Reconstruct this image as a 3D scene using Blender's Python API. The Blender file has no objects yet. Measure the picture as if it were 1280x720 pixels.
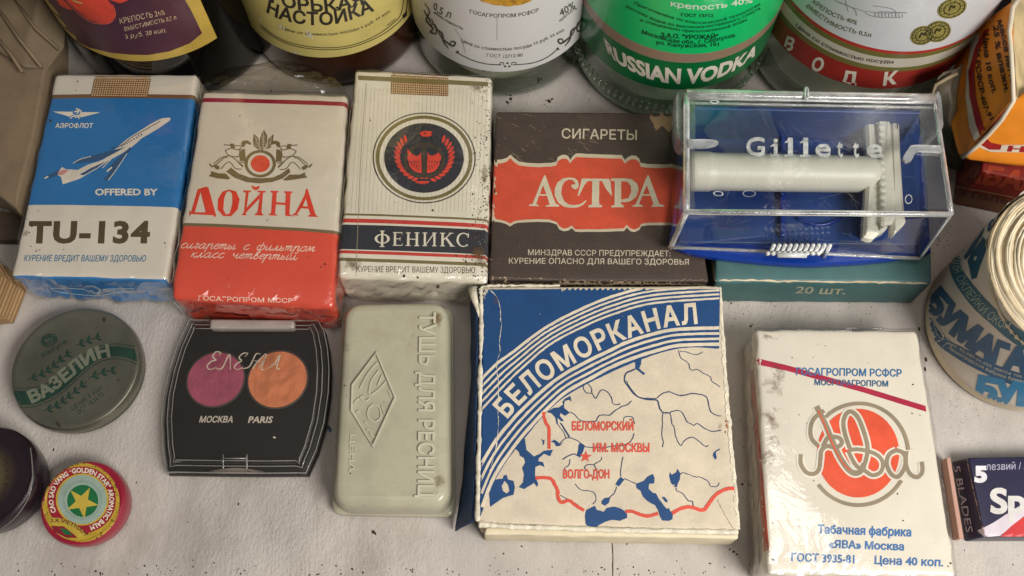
import bpy, bmesh, math, random
import numpy as np
from mathutils import Vector, noise, geometry
from mathutils.bvhtree import BVHTree
random.seed(11)
S = bpy.context.scene
C = S.collection
R = math.radians
# ------------------------------------------------------------ camera, world, lamps, exposure
FPX, PITCH, CAMH = 1250.0, R(67.5), 350.0          # focal length in photo pixels, tilt, height in mm
FW = Vector((0, math.cos(PITCH), -math.sin(PITCH)))
UP = Vector((0, math.sin(PITCH), math.cos(PITCH)))
RT = Vector((1, 0, 0))
EYE = Vector((0, 0, CAMH))
cam_data = bpy.data.cameras.new('camera')
cam_data.lens = FPX / 1280 * 36
cam_data.sensor_width = 36
cam_data.clip_start = 0.01
cam_data.clip_end = 20
cam = bpy.data.objects.new('camera', cam_data)
cam.location = EYE * .001
cam.rotation_euler = (math.pi / 2 - PITCH, 0, 0)
C.objects.link(cam)
S.camera = cam

w = bpy.data.worlds.new('World'); S.world = w; w.use_nodes = True
w.node_tree.nodes['Background'].inputs[0].default_value = (.56, .535, .50, 1)
w.node_tree.nodes['Background'].inputs[1].default_value = 0.22

def area(name, loc, target, sx, sy, power, col):
    d = bpy.data.lights.new(name, 'AREA'); d.shape = 'RECTANGLE'
    d.size = sx; d.size_y = sy; d.energy = power; d.color = col
    o = bpy.data.objects.new(name, d); C.objects.link(o)
    o.location = loc
    o.rotation_euler = (Vector(target) - Vector(loc)).to_track_quat('-Z', 'Y').to_euler()
    return o
area('window_light', (0.40, -0.24, 0.58), (0.12, 0.07, 0), 0.34, 0.26, 7.9, (1.0, .97, .92))
area('ceiling_light', (0.10, 0.03, 1.5), (0, .12, 0), 0.7, 0.4, 4.0, (1.0, .95, .88))
S.view_settings.view_transform = 'Standard'
S.view_settings.look = 'None'
S.view_settings.exposure = 0
S.view_settings.gamma = 1
S.cycles.use_denoising = True
S.cycles.max_bounces = 14
S.cycles.transparent_max_bounces = 24
S.cycles.transmission_bounces = 12
S.cycles.caustics_refractive = False
S.cycles.caustics_reflective = False

# ------------------------------------------------------------ helpers (all lengths in mm)
def ray(px, py):
    return (FW * FPX + RT * (px - 640) + UP * (360 - py)).normalized()
def P(px, py, z=0.0):
    d = ray(px, py)
    return EYE + d * ((z - EYE.z) / d.z)
def zz(x0, y0, s, pts):                    # points read in an enlarged crop of the photograph
    return [(x0 + x / s, y0 + y / s) for x, y in pts]
def nz(x, y, z=0.0):
    return noise.noise(Vector((x, y, z)))
def hexc(h):
    h = h.lstrip('#')
    v = [int(h[i:i + 2], 16) / 255 for i in (0, 2, 4)]
    return tuple((c / 12.92 if c < .04045 else ((c + .055) / 1.055) ** 2.4) for c in v)

def thing(name, label, cat, loc=(0, 0, 0), group=None):
    o = bpy.data.objects.new(name, None); C.objects.link(o)
    o.empty_display_size = .01
    o.location = Vector(loc) * .001
    o['label'] = label; o['category'] = cat
    if group: o['group'] = group
    return o
def mesh_obj(name, vs, fs, mat, parent=None, smooth=True, uvs=None, matidx=None):
    me = bpy.data.meshes.new(name)
    off = Vector((0, 0, 0)) if parent is None else root_loc(parent)
    me.from_pydata([(Vector(v) * .001 - off)[:] for v in vs], [], fs)
    if smooth:
        me.polygons.foreach_set('use_smooth', [True] * len(me.polygons))
    if uvs:
        l = me.uv_layers.new(name='UVMap')
        k = 0
        for p in uvs:
            for u in p:
                l.data[k].uv = u; k += 1
    ms = mat if isinstance(mat, (list, tuple)) else [mat]
    for m in ms: me.materials.append(m)
    if matidx: me.polygons.foreach_set('material_index', matidx)
    me.update()
    o = bpy.data.objects.new(name, me); C.objects.link(o)
    if parent: o.parent = parent
    return o
def root_loc(o):
    v = Vector((0, 0, 0))
    while o: v += Vector(o.location); o = o.parent
    return v

# ------------------------------------------------------------ materials
def pm(name, color, rough=.55, metal=0, mott=.10, mscale=90, bump=.0, bscale=900, grime=0, gscale=40,
       specks=0, sscale=420, worn=None, wthr=.68, wscale=260, coat=0, bands=None, spec=.5, trans=0, ior=1.45,
       stretch=(1, 1, 1), grain=0, sss=0, crough=.12):
    m = bpy.data.materials.new(name); m.use_nodes = True
    nt = m.node_tree; N = nt.nodes; L = nt.links
    b = N['Principled BSDF']
    def node(t, **k):
        n = N.new(t)
        for a, v in k.items(): setattr(n, a, v)
        return n
    tc = node('ShaderNodeTexCoord')
    mp = node('ShaderNodeMapping'); mp.inputs['Scale'].default_value = stretch
    L.new(tc.outputs['Object'], mp.inputs['Vector'])
    def tex(scale, detail=4, rgh=.6):
        n = node('ShaderNodeTexNoise'); n.inputs['Scale'].default_value = scale
        n.inputs['Detail'].default_value = detail; n.inputs['Roughness'].default_value = rgh
        L.new(mp.outputs[0], n.inputs['Vector']); return n.outputs['Fac']
    def ramp(src, a, c):
        r = node('ShaderNodeMapRange'); r.inputs['From Min'].default_value = a; r.inputs['From Max'].default_value = c
        L.new(src, r.inputs['Value']); return r.outputs[0]
    def mix(fac, A, B, mode='MIX'):
        x = node('ShaderNodeMix', data_type='RGBA', blend_type=mode)
        if isinstance(fac, float): x.inputs[0].default_value = fac
        else: L.new(fac, x.inputs[0])
        for s, v in ((6, A), (7, B)):
            if isinstance(v, tuple): x.inputs[s].default_value = (*v[:3], 1)
            else: L.new(v, x.inputs[s])
        return x.outputs[2]
    col = color
    if bands:                               # printed bands by unrolled pack length (flat print)
        uv = node('ShaderNodeUVMap'); sp = node('ShaderNodeSeparateXYZ'); L.new(uv.outputs[0], sp.inputs[0])
        cr = node('ShaderNodeValToRGB'); cr.color_ramp.interpolation = 'CONSTANT'
        lo, hi = bands[0][0], bands[-1][0] + 50
        mr = node('ShaderNodeMapRange'); mr.inputs['From Min'].default_value = lo; mr.inputs['From Max'].default_value = hi
        L.new(sp.outputs[1], mr.inputs['Value']); L.new(mr.outputs[0], cr.inputs[0])
        e = cr.color_ramp.elements
        while len(e) < len(bands): e.new(.5)
        for i, (v, c) in enumerate(bands):
            e[i].position = (v - lo) / (hi - lo); 
        for i, (v, c) in enumerate(bands):
            e[i].color = (*c, 1)
        col = cr.outputs[0]
    if mott:
        f = ramp(tex(mscale), .3, .7)
        g = node('ShaderNodeMapRange'); L.new(f, g.inputs['Value'])
        g.inputs['To Min'].default_value = 1 - mott; g.inputs['To Max'].default_value = 1 + mott * .6
        cc = node('ShaderNodeCombineColor'); [L.new(g.outputs[0], cc.inputs[i]) for i in range(3)]
        col = mix(1.0, col, cc.outputs[0], 'MULTIPLY')
    if grain:
        f = tex(2600, 2, .8)
        g = node('ShaderNodeMapRange'); L.new(f, g.inputs['Value']); g.inputs['From Min'].default_value = .3; g.inputs['From Max'].default_value = .7
        g.inputs['To Min'].default_value = 1 - grain; g.inputs['To Max'].default_value = 1 + grain
        cc = node('ShaderNodeCombineColor'); [L.new(g.outputs[0], cc.inputs[i]) for i in range(3)]
        col = mix(1.0, col, cc.outputs[0], 'MULTIPLY')
    if worn:
        a = tex(wscale, 9, .72)
        col = mix(ramp(a, wthr, wthr + .03), col, worn)
    if grime:
        a = ramp(tex(gscale, 8, .7), .52, .78)
        x = node('ShaderNodeMath', operation='MULTIPLY'); L.new(a, x.inputs[0]); x.inputs[1].default_value = grime
        col = mix(x.outputs[0], col, hexc('5a4632'))
    if specks:
        v = node('ShaderNodeTexVoronoi'); v.inputs['Scale'].default_value = sscale; L.new(mp.outputs[0], v.inputs['Vector'])
        a = node('ShaderNodeMath', operation='LESS_THAN'); L.new(v.outputs['Distance'], a.inputs[0]); 
        q = ramp(tex(55, 3), .52, .72)
        q2 = node('ShaderNodeMath', operation='MULTIPLY'); L.new(q, q2.inputs[0]); q2.inputs[1].default_value = specks
        L.new(q2.outputs[0], a.inputs[1])
        col = mix(a.outputs[0], col, hexc('2c1d12'))
    if isinstance(col, tuple): b.inputs['Base Color'].default_value = (*col[:3], 1)
    else: L.new(col, b.inputs['Base Color'])
    b.inputs['Roughness'].default_value = rough
    b.inputs['Metallic'].default_value = metal
    b.inputs['IOR'].default_value = ior
    b.inputs['Specular IOR Level'].default_value = spec
    b.inputs['Coat Weight'].default_value = coat
    b.inputs['Coat Roughness'].default_value = crough
    b.inputs['Transmission Weight'].default_value = trans
    if sss:
        b.inputs['Subsurface Weight'].default_value = sss
        b.inputs['Subsurface Radius'].default_value = (1, .9, .7)
        b.inputs['Subsurface Scale'].default_value = .002
    if name == 'shelf_paint':
        h1, h2, msk = tex(1100, 3, .6), tex(240, 5, .7), ramp(tex(11, 3), .36, .66)
        x1 = node('ShaderNodeMath', operation='MULTIPLY'); L.new(h1, x1.inputs[0]); L.new(msk, x1.inputs[1])
        x2 = node('ShaderNodeMath', operation='MULTIPLY_ADD'); L.new(h2, x2.inputs[0]); x2.inputs[1].default_value = .35; L.new(x1.outputs[0], x2.inputs[2])
        bp = node('ShaderNodeBump'); bp.inputs['Strength'].default_value = 1; bp.inputs['Distance'].default_value = .0005
        L.new(x2.outputs[0], bp.inputs['Height']); L.new(bp.outputs[0], b.inputs['Normal']); bump = 0
    if bump:
        bp = node('ShaderNodeBump'); bp.inputs['Strength'].default_value = bump; bp.inputs['Distance'].default_value = .0016 if name == 'shelf_paint' else .0006
        L.new(tex(bscale, 5, .65), bp.inputs['Height']); L.new(bp.outputs[0], b.inputs['Normal'])
    return m
def film_mat(name, tint=(1, 1, 1), strength=1.0, rough=.10, bscale=120, bump=.5, base=.03):
    m = bpy.data.materials.new(name); m.use_nodes = True
    nt = m.node_tree; N = nt.nodes; L = nt.links
    N.remove(N['Principled BSDF'])
    out = N['Material Output']
    tr = N.new('ShaderNodeBsdfTransparent'); tr.inputs[0].default_value = (*tint, 1)
    gl = N.new('ShaderNodeBsdfGlossy'); gl.inputs['Roughness'].default_value = rough
    fr = N.new('ShaderNodeFresnel'); fr.inputs[0].default_value = 1.5
    ma = N.new('ShaderNodeMath'); ma.operation = 'MULTIPLY_ADD'; ma.inputs[1].default_value = strength; ma.inputs[2].default_value = base; ma.use_clamp = True
    mx = N.new('ShaderNodeMixShader')
    ge = N.new('ShaderNodeNewGeometry'); sb = N.new('ShaderNodeMath'); sb.operation = 'SUBTRACT'; sb.inputs[0].default_value = 1; L.new(ge.outputs['Backfacing'], sb.inputs[1])
    mm = N.new('ShaderNodeMath'); mm.operation = 'MULTIPLY'; L.new(ma.outputs[0], mm.inputs[0]); L.new(sb.outputs[0], mm.inputs[1])
    L.new(fr.outputs[0], ma.inputs[0]); L.new(mm.outputs[0], mx.inputs[0]); L.new(tr.outputs[0], mx.inputs[1]); L.new(gl.outputs[0], mx.inputs[2])
    L.new(mx.outputs[0], out.inputs[0])
    if bump:
        tc = N.new('ShaderNodeTexCoord'); t = N.new('ShaderNodeTexNoise'); t.inputs['Scale'].default_value = bscale; t.inputs['Detail'].default_value = 6
        t.inputs['Distortion'].default_value = 1.5
        L.new(tc.outputs['Object'], t.inputs['Vector'])
        bp = N.new('ShaderNodeBump'); bp.inputs['Strength'].default_value = bump; bp.inputs['Distance'].default_value = .001
        L.new(t.outputs['Fac'], bp.inputs['Height']); L.new(bp.outputs[0], gl.inputs['Normal']); L.new(bp.outputs[0], fr.inputs['Normal'])
    return m
def glass_mat(name, color, rough=0.02, ior=1.45, absorb=None, dens=0, mixt=0.0):
    m = bpy.data.materials.new(name); m.use_nodes = True
    nt = m.node_tree; N = nt.nodes; L = nt.links
    N.remove(N['Principled BSDF']); out = N['Material Output']
    g = N.new('ShaderNodeBsdfGlass'); g.inputs['Color'].default_value = (*color, 1)
    g.inputs['Roughness'].default_value = rough; g.inputs['IOR'].default_value = ior
    s = g.outputs[0]
    if mixt:
        tr = N.new('ShaderNodeBsdfTransparent'); tr.inputs[0].default_value = (*color, 1)
        mx = N.new('ShaderNodeMixShader'); mx.inputs[0].default_value = mixt
        L.new(s, mx.inputs[1]); L.new(tr.outputs[0], mx.inputs[2]); s = mx.outputs[0]
    L.new(s, out.inputs['Surface'])
    if absorb:
        v = N.new('ShaderNodeVolumeAbsorption'); v.inputs[0].default_value = (*absorb, 1); v.inputs[1].default_value = dens
        L.new(v.outputs[0], out.inputs['Volume'])
    return m

# ------------------------------------------------------------ shape builders
class Body:
    """A finished mesh with a ray lookup, so that prints can be laid on its real surface."""
    def __init__(s, name, vs, fs, mat, parent=None, **k):
        s.vs = [Vector(v) for v in vs]; s.fs = fs
        s.obj = mesh_obj(name, vs, fs, mat, parent, **k)
        s.bvh = BVHTree.FromPolygons(s.vs, [tuple(f) for f in fs])
    def hit(s, px, py, off=.1):
        l, n, i, d = s.bvh.ray_cast(EYE, ray(px, py))
        if l is None: return None
        if n.dot(EYE - l) < 0: n = -n
        return l + n * off

def ticks(L, r, step):
    a = [0, r * .25, r * .6, r]
    n = max(1, int((L - 2 * r) / step))
    mid = [r + (L - 2 * r) * k / n for k in range(1, n)]
    return a + mid + [L - v for v in reversed(a)]
def slab(name, corners, h, mat, parent, z0=0.0, r=1.2, step=2.5, disp=None, bottom=None, uvshift=0, grow=0, smooth=True, ret_obj=False):
    """Rounded box: corners = TL,TR,BR,BL of its top face as photo pixels seen at height h."""
    top = [P(x, y, h).xy for x, y in corners] if not isinstance(corners[0], Vector) else corners
    bot = top if bottom is None else ([P(x, y, z0).xy for x, y in bottom] if not isinstance(bottom[0], Vector) else bottom)
    W = ((top[1] - top[0]).length + (top[2] - top[3]).length) / 2
    D = ((top[0] - top[3]).length + (top[1] - top[2]).length) / 2
    H = h - z0
    if grow:
        W += 2 * grow; D += 2 * grow
    r = min(r, H * .45)
    xs, ys, zs = ticks(W, r, step), ticks(D, r, step), ticks(H, r, min(step * 1.6, 4))
    vs, idx, fs, uvs = [], {}, [], []
    def vert(i, j, k):
        key = (i, j, k)
        if key in idx: return idx[key]
        p = Vector((xs[i], ys[j], zs[k]))
        q = Vector((min(max(p.x, r), W - r), min(max(p.y, r), D - r), min(max(p.z, r), H - r)))
        n = p - q
        if n.length > 1e-6: p = q + n.normalized() * r
        u, v, t = (p.x - grow) / (W - 2 * grow), (p.y - grow) / (D - 2 * grow), p.z / H
        def bil(c): return (c[3] * (1 - u) + c[2] * u) * (1 - v) + (c[0] * (1 - u) + c[1] * u) * v
        xy = bil(top) * t + bil(bot) * (1 - t)
        o = Vector((xy.x, xy.y, z0 + p.z + (grow if t > .5 else 0)))
        if disp: o = o + disp(u, v, t, o, n.normalized() if n.length > 1e-6 else n)
        idx[key] = len(vs); vs.append(o); return idx[key]
    nx, ny, nzc = len(xs) - 1, len(ys) - 1, len(zs) - 1
    def quad(a, b, c, d, uvf):
        fs.append([vert(*q) for q in (a, b, c, d)]); uvs.append([uvf(q) for q in (a, b, c, d)])
    for i in range(nx):
        for j in range(ny):
            f = lambda q: (xs[q[0]], ys[q[1]] + uvshift)
            quad((i, j, nzc), (i + 1, j, nzc), (i + 1, j + 1, nzc), (i, j + 1, nzc), f)
            quad((i, j, 0), (i, j + 1, 0), (i + 1, j + 1, 0), (i + 1, j, 0), f)
        for k in range(nzc):
            f = lambda q: (xs[q[0]], -(H - zs[q[2]]))
            quad((i, 0, k), (i + 1, 0, k), (i + 1, 0, k + 1), (i, 0, k + 1), f)
            f = lambda q: (xs[q[0]], D + (H - zs[q[2]]))
            quad((i, ny, k), (i, ny, k + 1), (i + 1, ny, k + 1), (i + 1, ny, k), f)
    for j in range(ny):
        for k in range(nzc):
            f = lambda q: (-(H - zs[q[2]]), ys[q[1]])
            quad((0, j, k), (0, j, k + 1), (0, j + 1, k + 1), (0, j + 1, k), f)
            f = lambda q: (W + H - zs[q[2]], ys[q[1]])
            quad((nx, j, k), (nx, j + 1, k), (nx, j + 1, k + 1), (nx, j, k + 1), f)
    return Body(name, vs, fs, mat, parent, uvs=uvs, smooth=smooth)
def smoothpath(pts, n=6, closed=False):
    if len(pts) < 3 or n <= 1: return [Vector(p[:2]) for p in pts]
    V = [Vector(p[:2]) for p in pts]; out = []
    m = len(V)
    rng = range(m) if closed else range(m - 1)
    for i in rng:
        if closed: a, b, c, d = V[i - 1], V[i], V[(i + 1) % m], V[(i + 2) % m]
        else: a, b, c, d = V[max(i - 1, 0)], V[i], V[i + 1], V[min(i + 2, m - 1)]
        for k in range(n):
            t = k / n
            out.append(.5 * ((2 * b) + (c - a) * t + (2 * a - 5 * b + 4 * c - d) * t * t + (3 * b - a - 3 * c + d) * t ** 3))
    if not closed: out.append(V[-1])
    return out
def inset(loop, d):
    n = len(loop); out = []
    ar = sum(loop[i].x * loop[(i + 1) % n].y - loop[(i + 1) % n].x * loop[i].y for i in range(n))
    sg = 1 if ar > 0 else -1
    for i in range(n):
        t = (loop[(i + 1) % n] - loop[i - 1]).normalized()
        out.append(loop[i] + Vector((-t.y, t.x)) * d * sg)
    return out
def loft(name, outline, prof, mat, parent, cap_top=True, cap_bot=True, smooth=True, angle=None):
    """outline: closed list of world xy (mm); prof: list of (inset, z) from bottom to top."""
    vs, fs = [], []
    n = len(outline)
    ar = sum(outline[i].x * outline[(i + 1) % n].y - outline[(i + 1) % n].x * outline[i].y for i in range(n))
    if ar < 0: outline = list(reversed(outline))
    for d, z in prof:
        vs += [Vector((p.x, p.y, z)) for p in inset(outline, d)]
    for k in range(len(prof) - 1):
        for i in range(n):
            a, b = k * n + i, k * n + (i + 1) % n
            fs.append([a, b, b + n, a + n])
    def cap(k, flip):
        ring = vs[k * n:(k + 1) * n]; o = len(vs); vs.extend(v.copy() for v in ring)
        c = len(vs); vs.append(sum(ring, Vector((0, 0, 0))) / n)
        for i in range(n):
            a, b = o + i, o + (i + 1) % n
            fs.append([b, a, c] if flip else [a, b, c])
    if cap_top: cap(len(prof) - 1, False)
    if cap_bot: cap(0, True)
    b = Body(name, vs, fs, mat, parent, smooth=smooth)
    if smooth:
        b.obj.data.set_sharp_from_angle(angle=R(angle or 35))
    return b
def circle(c, r, n=64):
    return [Vector((c[0] + r * math.cos(2 * math.pi * i / n), c[1] + r * math.sin(2 * math.pi * i / n))) for i in range(n)]
def tube(name, pts, r, mat, parent, seg=8, closed=False):
    V = [Vector(p) for p in pts]; vs, fs = [], []
    m = len(V)
    for i in range(m):
        a = V[i - 1] if (closed or i > 0) else V[0]
        b = V[(i + 1) % m] if (closed or i < m - 1) else V[-1]
        t = (b - a).normalized()
        s = t.cross(Vector((0, 0, 1)))
        if s.length < 1e-3: s = Vector((1, 0, 0))
        s.normalize(); u = s.cross(t)
        rr = r(i / (m - 1)) if callable(r) else r
        for k in range(seg):
            q = 2 * math.pi * k / seg
            vs.append(V[i] + s * math.cos(q) * rr + u * math.sin(q) * rr)
    for i in range(m if closed else m - 1):
        for k in range(seg):
            a, b = i * seg + k, i * seg + (k + 1) % seg
            c, d = ((i + 1) % m) * seg + (k + 1) % seg, ((i + 1) % m) * seg + k
            fs.append([a, b, c, d])
    if not closed:
        fs.append(list(reversed(range(seg)))); fs.append(list(range((m - 1) * seg, m * seg)))
    return Body(name, vs, fs, mat, parent)
def lathe(name, c, prof, mat, parent, seg=96, smooth=True, close=True):
    vs, fs = [], []
    for r, z in prof:
        for k in range(seg):
            a = 2 * math.pi * k / seg
            vs.append(Vector((c[0] + r * math.cos(a), c[1] + r * math.sin(a), z)))
    for i in range(len(prof) - 1):
        for k in range(seg):
            a, b = i * seg + k, i * seg + (k + 1) % seg
            fs.append([a, b, b + seg, a + seg])
    if close:
        fs.append(list(reversed(range(seg)))); fs.append([(len(prof) - 1) * seg + k for k in range(seg)])
    b = Body(name, vs, fs, mat, parent, smooth=smooth)
    if smooth: b.obj.data.set_sharp_from_angle(angle=R(40))
    return b

# ------------------------------------------------------------ flat print laid on a body
def fill(pts, edges, nonzero=False):
    """robust triangulation of closed outlines, keeping what lies inside"""
    V, E_, F, ov, oe, of = geometry.delaunay_2d_cdt([Vector(p) for p in pts], edges, [], 0, 1e-6)
    if not F: return [], []
    A = np.array([pts[a][:2] for a, b in edges]); B = np.array([pts[b][:2] for a, b in edges]); X = np.array([v[:] for v in V])
    T = np.array([f[:3] for f in F]); c = X[T].mean(1)
    keep = []
    for k in range(0, len(c), 400):
        q = c[k:k + 400]
        up = (A[None, :, 1] <= q[:, None, 1]) & (B[None, :, 1] > q[:, None, 1]); dn = (A[None, :, 1] > q[:, None, 1]) & (B[None, :, 1] <= q[:, None, 1])
        dy = (B[:, 1] - A[:, 1])[None]; dy = np.where(dy == 0, 1e-12, dy)
        xi = A[None, :, 0] + (q[:, None, 1] - A[None, :, 1]) / dy * (B[:, 0] - A[:, 0])[None]
        rt = xi > q[:, None, 0]
        w = (up & rt).sum(1) - (dn & rt).sum(1); n = ((up | dn) & rt).sum(1)
        keep += list((w != 0) if nonzero else (n % 2 == 1))
    return [v.copy() for v in V], [list(map(int, t)) for t, g in zip(T, keep) if g]
_tc = {}
def text_mesh(s, bold, res=3, sp=1.0, small=False):
    key = (s, bold, res, sp)
    if key not in _tc:
        c = bpy.data.curves.new('t', 'FONT'); c.body = s; c.resolution_u = res; c.space_character = sp; c.fill_mode = 'NONE'
        o = bpy.data.objects.new('t', c); C.objects.link(o)
        dg = bpy.context.evaluated_depsgraph_get()
        me = bpy.data.meshes.new_from_object(o.evaluated_get(dg))
        V = [v.co.xy.copy() for v in me.vertices]; ed = [tuple(e.vertices) for e in me.edges]
        if bold:
            nx_ = {a: b for a, b in ed}; pv = {b: a for a, b in ed}
            A_ = np.array([V[a][:] for a, b in ed]); B_ = np.array([V[b][:] for a, b in ed])
            def inside(q):
                up = (A_[:, 1] <= q.y) & (B_[:, 1] > q.y); dn = (A_[:, 1] > q.y) & (B_[:, 1] <= q.y)
                dy = B_[:, 1] - A_[:, 1]; dy = np.where(dy == 0, 1e-12, dy)
                rt = A_[:, 0] + (q.y - A_[:, 1]) / dy * (B_[:, 0] - A_[:, 0]) > q.x
                return (up & rt).sum() - (dn & rt).sum() != 0
            sgn = {}
            for st in list(nx_):
                if st in sgn: continue
                lp = [st]; j = nx_[st]
                while j != st and j in nx_ and j not in sgn and len(lp) < 9999: lp.append(j); j = nx_[j]
                vote = 0
                for i in lp[::max(1, len(lp) // 7)]:
                    a, b = V[i], V[nx_[i]]; d = b - a
                    if d.length < 1e-5: continue
                    d.normalize(); mm = (a + b) / 2; nn = Vector((d.y, -d.x)) * .004
                    vote += (1 if inside(mm - nn) and not inside(mm + nn) else 0) - (1 if inside(mm + nn) and not inside(mm - nn) else 0)
                for i in lp: sgn[i] = 1 if vote >= 0 else -1
            W_ = []
            for i, v in enumerate(V):
                if i not in nx_ or i not in pv: W_.append(v); continue
                d1, d2 = (V[nx_[i]] - v), (v - V[pv[i]])
                d1 = d1.normalized() if d1.length > 1e-7 else d2.normalized(); d2 = d2.normalized() if d2.length > 1e-7 else d1
                n1, n2 = Vector((d1.y, -d1.x)), Vector((d2.y, -d2.x)); m = n1 + n2
                m = m / max(.5, m.length_squared / 2) if m.length > .3 else n1
                W_.append(v + m * bold * sgn[i])
            V = W_
        _tc[key] = fill(V, ed, True)
        bpy.data.objects.remove(o); bpy.data.curves.remove(c); bpy.data.meshes.remove(me)
    return _tc[key]
CAP = max(v.y for v in text_mesh('H', 0)[0])
class Print:
    def __init__(s, body, maxlen=8.0, rough=0.2, rfreq=.35):
        s.b = body; s.v = []; s.f = []; s.maxlen = maxlen; s.rough = rough; s.rf = rfreq; s.lift = []; s.n = 0
    def add(s, pts, faces, lift=None):
        o = len(s.v); s.n += 1
        if lift is None: lift = (s.n % 9) * .003
        s.v += [Vector(p[:2]) for p in pts]; s.lift += (lift if isinstance(lift, list) else [lift] * len(pts))
        s.f += [[o + i for i in f] for f in faces]
        return s
    def poly(s, *loops, sm=0, jag=0):
        ls = []
        for l in loops:
            q = smoothpath(l, sm, True) if sm else [Vector(p[:2]) for p in l]
            if jag:
                d = []
                for i in range(len(q)):
                    a, b = q[i], q[(i + 1) % len(q)]; k = max(1, int((b - a).length / 2))
                    d += [a.lerp(b, t / k) + Vector((random.uniform(-jag, jag), random.uniform(-jag, jag))) for t in range(k)]
                q = d
            ls.append(q)
        pts, ed = [], []
        for l in ls:
            o = len(pts); pts += l; ed += [(o + i, o + (i + 1) % len(l)) for i in range(len(l))]
        V, F = fill(pts, ed)
        return s.add(V, F)
    def ellipse(s, c, rx, ry, rot=0, n=48, inner=None):
        def ring(k): return [(c[0] + k * (rx * math.cos(a) * math.cos(rot) - ry * math.sin(a) * math.sin(rot)),
                              c[1] + k * (rx * math.cos(a) * math.sin(rot) + ry * math.sin(a) * math.cos(rot))) for a in [2 * math.pi * i / n for i in range(n)]]
        if inner is None: return s.poly(ring(1))
        A, B = ring(1), ring(inner)
        return s.add(A + B, [[i, (i + 1) % n, n + (i + 1) % n, n + i] for i in range(n)])
    def stroke(s, pts, wd, sm=6, closed=False, taper=None, jit=0, cap=True):
        q = smoothpath(pts, sm, closed)
        if jit: q = [p + Vector((random.uniform(-jit, jit), random.uniform(-jit, jit))) for p in q]
        m = len(q); A = []; fs = []
        for i in range(m):
            a = q[i - 1] if (closed or i > 0) else q[0]; b = q[(i + 1) % m] if (closed or i < m - 1) else q[-1]
            t = b - a
            t = t.normalized() if t.length > 1e-6 else Vector((1, 0))
            n = Vector((-t.y, t.x)); k = (wd(i / (m - 1)) if callable(wd) else wd) / 2
            if taper: k *= min(1, (min(i, m - 1 - i) + .3) / (taper * m))
            A += [q[i] + n * k, q[i] - n * k]
        for i in range(m if closed else m - 1):
            j = (i + 1) % m
            fs.append([2 * i, 2 * i + 1, 2 * j + 1, 2 * j])
        base = (s.n % 5) * .003
        return s.add(A, fs, [base + .02 * (i // 2) / max(1, m) for i in range(len(A))])
    def text(s, t, p0, p1=None, h=10, bold=0.0, shear=0, path=None, up=None, res=3, sp=1.0, up2=None, sm=8, xheight=1.0):
        V, F = text_mesh(t, bold, res, sp)
        if not V: return s
        x0, x1 = min(v.x for v in V), max(v.x for v in V)
        pl = smoothpath(path, sm) if path else [Vector(p0), Vector(p1)]
        L = [0]
        for a, b in zip(pl, pl[1:]): L.append(L[-1] + (b - a).length)
        def at(f):
            d = f * L[-1]
            if d <= 0: k = 0
            elif d >= L[-1]: k = len(pl) - 2
            else:
                k = 0
                while L[k + 1] < d: k += 1
            t_ = (pl[k + 1] - pl[k]).normalized()
            pos = pl[k] + t_ * (d - L[k])
            # smooth the direction
            kk = min(k + 1, len(pl) - 2); fr = (d - L[k]) / max(1e-6, L[k + 1] - L[k])
            km = max(k - 1, 0)
            ta = (pl[k + 1] - pl[km]).normalized(); tb = (pl[min(k + 2, len(pl) - 1)] - pl[k]).normalized()
            t_ = ta.lerp(tb, min(max(fr, 0), 1)).normalized()
            return pos, t_
        out = []
        for v in V:
            y = v.y / CAP
            f = (v.x - x0) / (x1 - x0)
            pos, tg = at(f)
            if up is not None:
                u = Vector(up).lerp(Vector(up2), f) if up2 is not None else Vector(up)
                nrm = u.normalized()
            else: nrm = Vector((tg.y, -tg.x))
            out.append(pos + nrm * y * h + tg * shear * y * h)
        return s.add(out, F)
    def glyphs(s, word, p0, p1, h, shear=0):
        """seriffed capitals made of stems and bowls"""
        gs = [SERIF[ch]() for ch in word]
        gap = .16; tot = sum(g[0] for g in gs) + gap * (len(gs) - 1); x = 0
        a, b = Vector(p0), Vector(p1); tg = (b - a) / tot; n = Vector((tg.y, -tg.x)).normalized()
        for wd, polys in gs:
            for pl in polys:
                s.poly([a + tg * (x + px + shear * py) + n * py * h for px, py in pl])
            x += wd + gap
        return s
    def build(s, name, mat, parent, off=.10, label=None, kind=None, zmin=None):
        tris = []
        for f in s.f:
            for i in range(1, len(f) - 1): tris.append((f[0], f[i], f[i + 1]))
        V, lift = s.v, s.lift; M2 = s.maxlen ** 2
        for _ in range(7):
            mids = {}; new = []; any_ = False
            def mid(a, b):
                k = (a, b) if a < b else (b, a)
                if k not in mids:
                    if (V[a] - V[b]).length_squared > M2:
                        V.append((V[a] + V[b]) / 2); lift.append((lift[a] + lift[b]) / 2); mids[k] = len(V) - 1
                    else: mids[k] = None
                return mids[k]
            for a, b, c in tris:
                ab, bc, ca = mid(a, b), mid(b, c), mid(c, a)
                q = (ab is not None) + (bc is not None) + (ca is not None)
                if not q: new.append((a, b, c)); continue
                any_ = True
                if q == 3: new += [(a, ab, ca), (ab, b, bc), (ca, bc, c), (ab, bc, ca)]
                elif q == 1:
                    if ab is not None: new += [(a, ab, c), (ab, b, c)]
                    elif bc is not None: new += [(a, b, bc), (a, bc, c)]
                    else: new += [(a, b, ca), (ca, b, c)]
                else:
                    if ab is None: new += [(c, ca, bc), (ca, a, bc), (a, b, bc)]
                    elif bc is None: new += [(a, ab, ca), (ab, b, ca), (ca, b, c)]
                    else: new += [(b, bc, ab), (bc, c, ab), (c, a, ab)]
            tris = new
            if not any_: break
        pts = []
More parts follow.
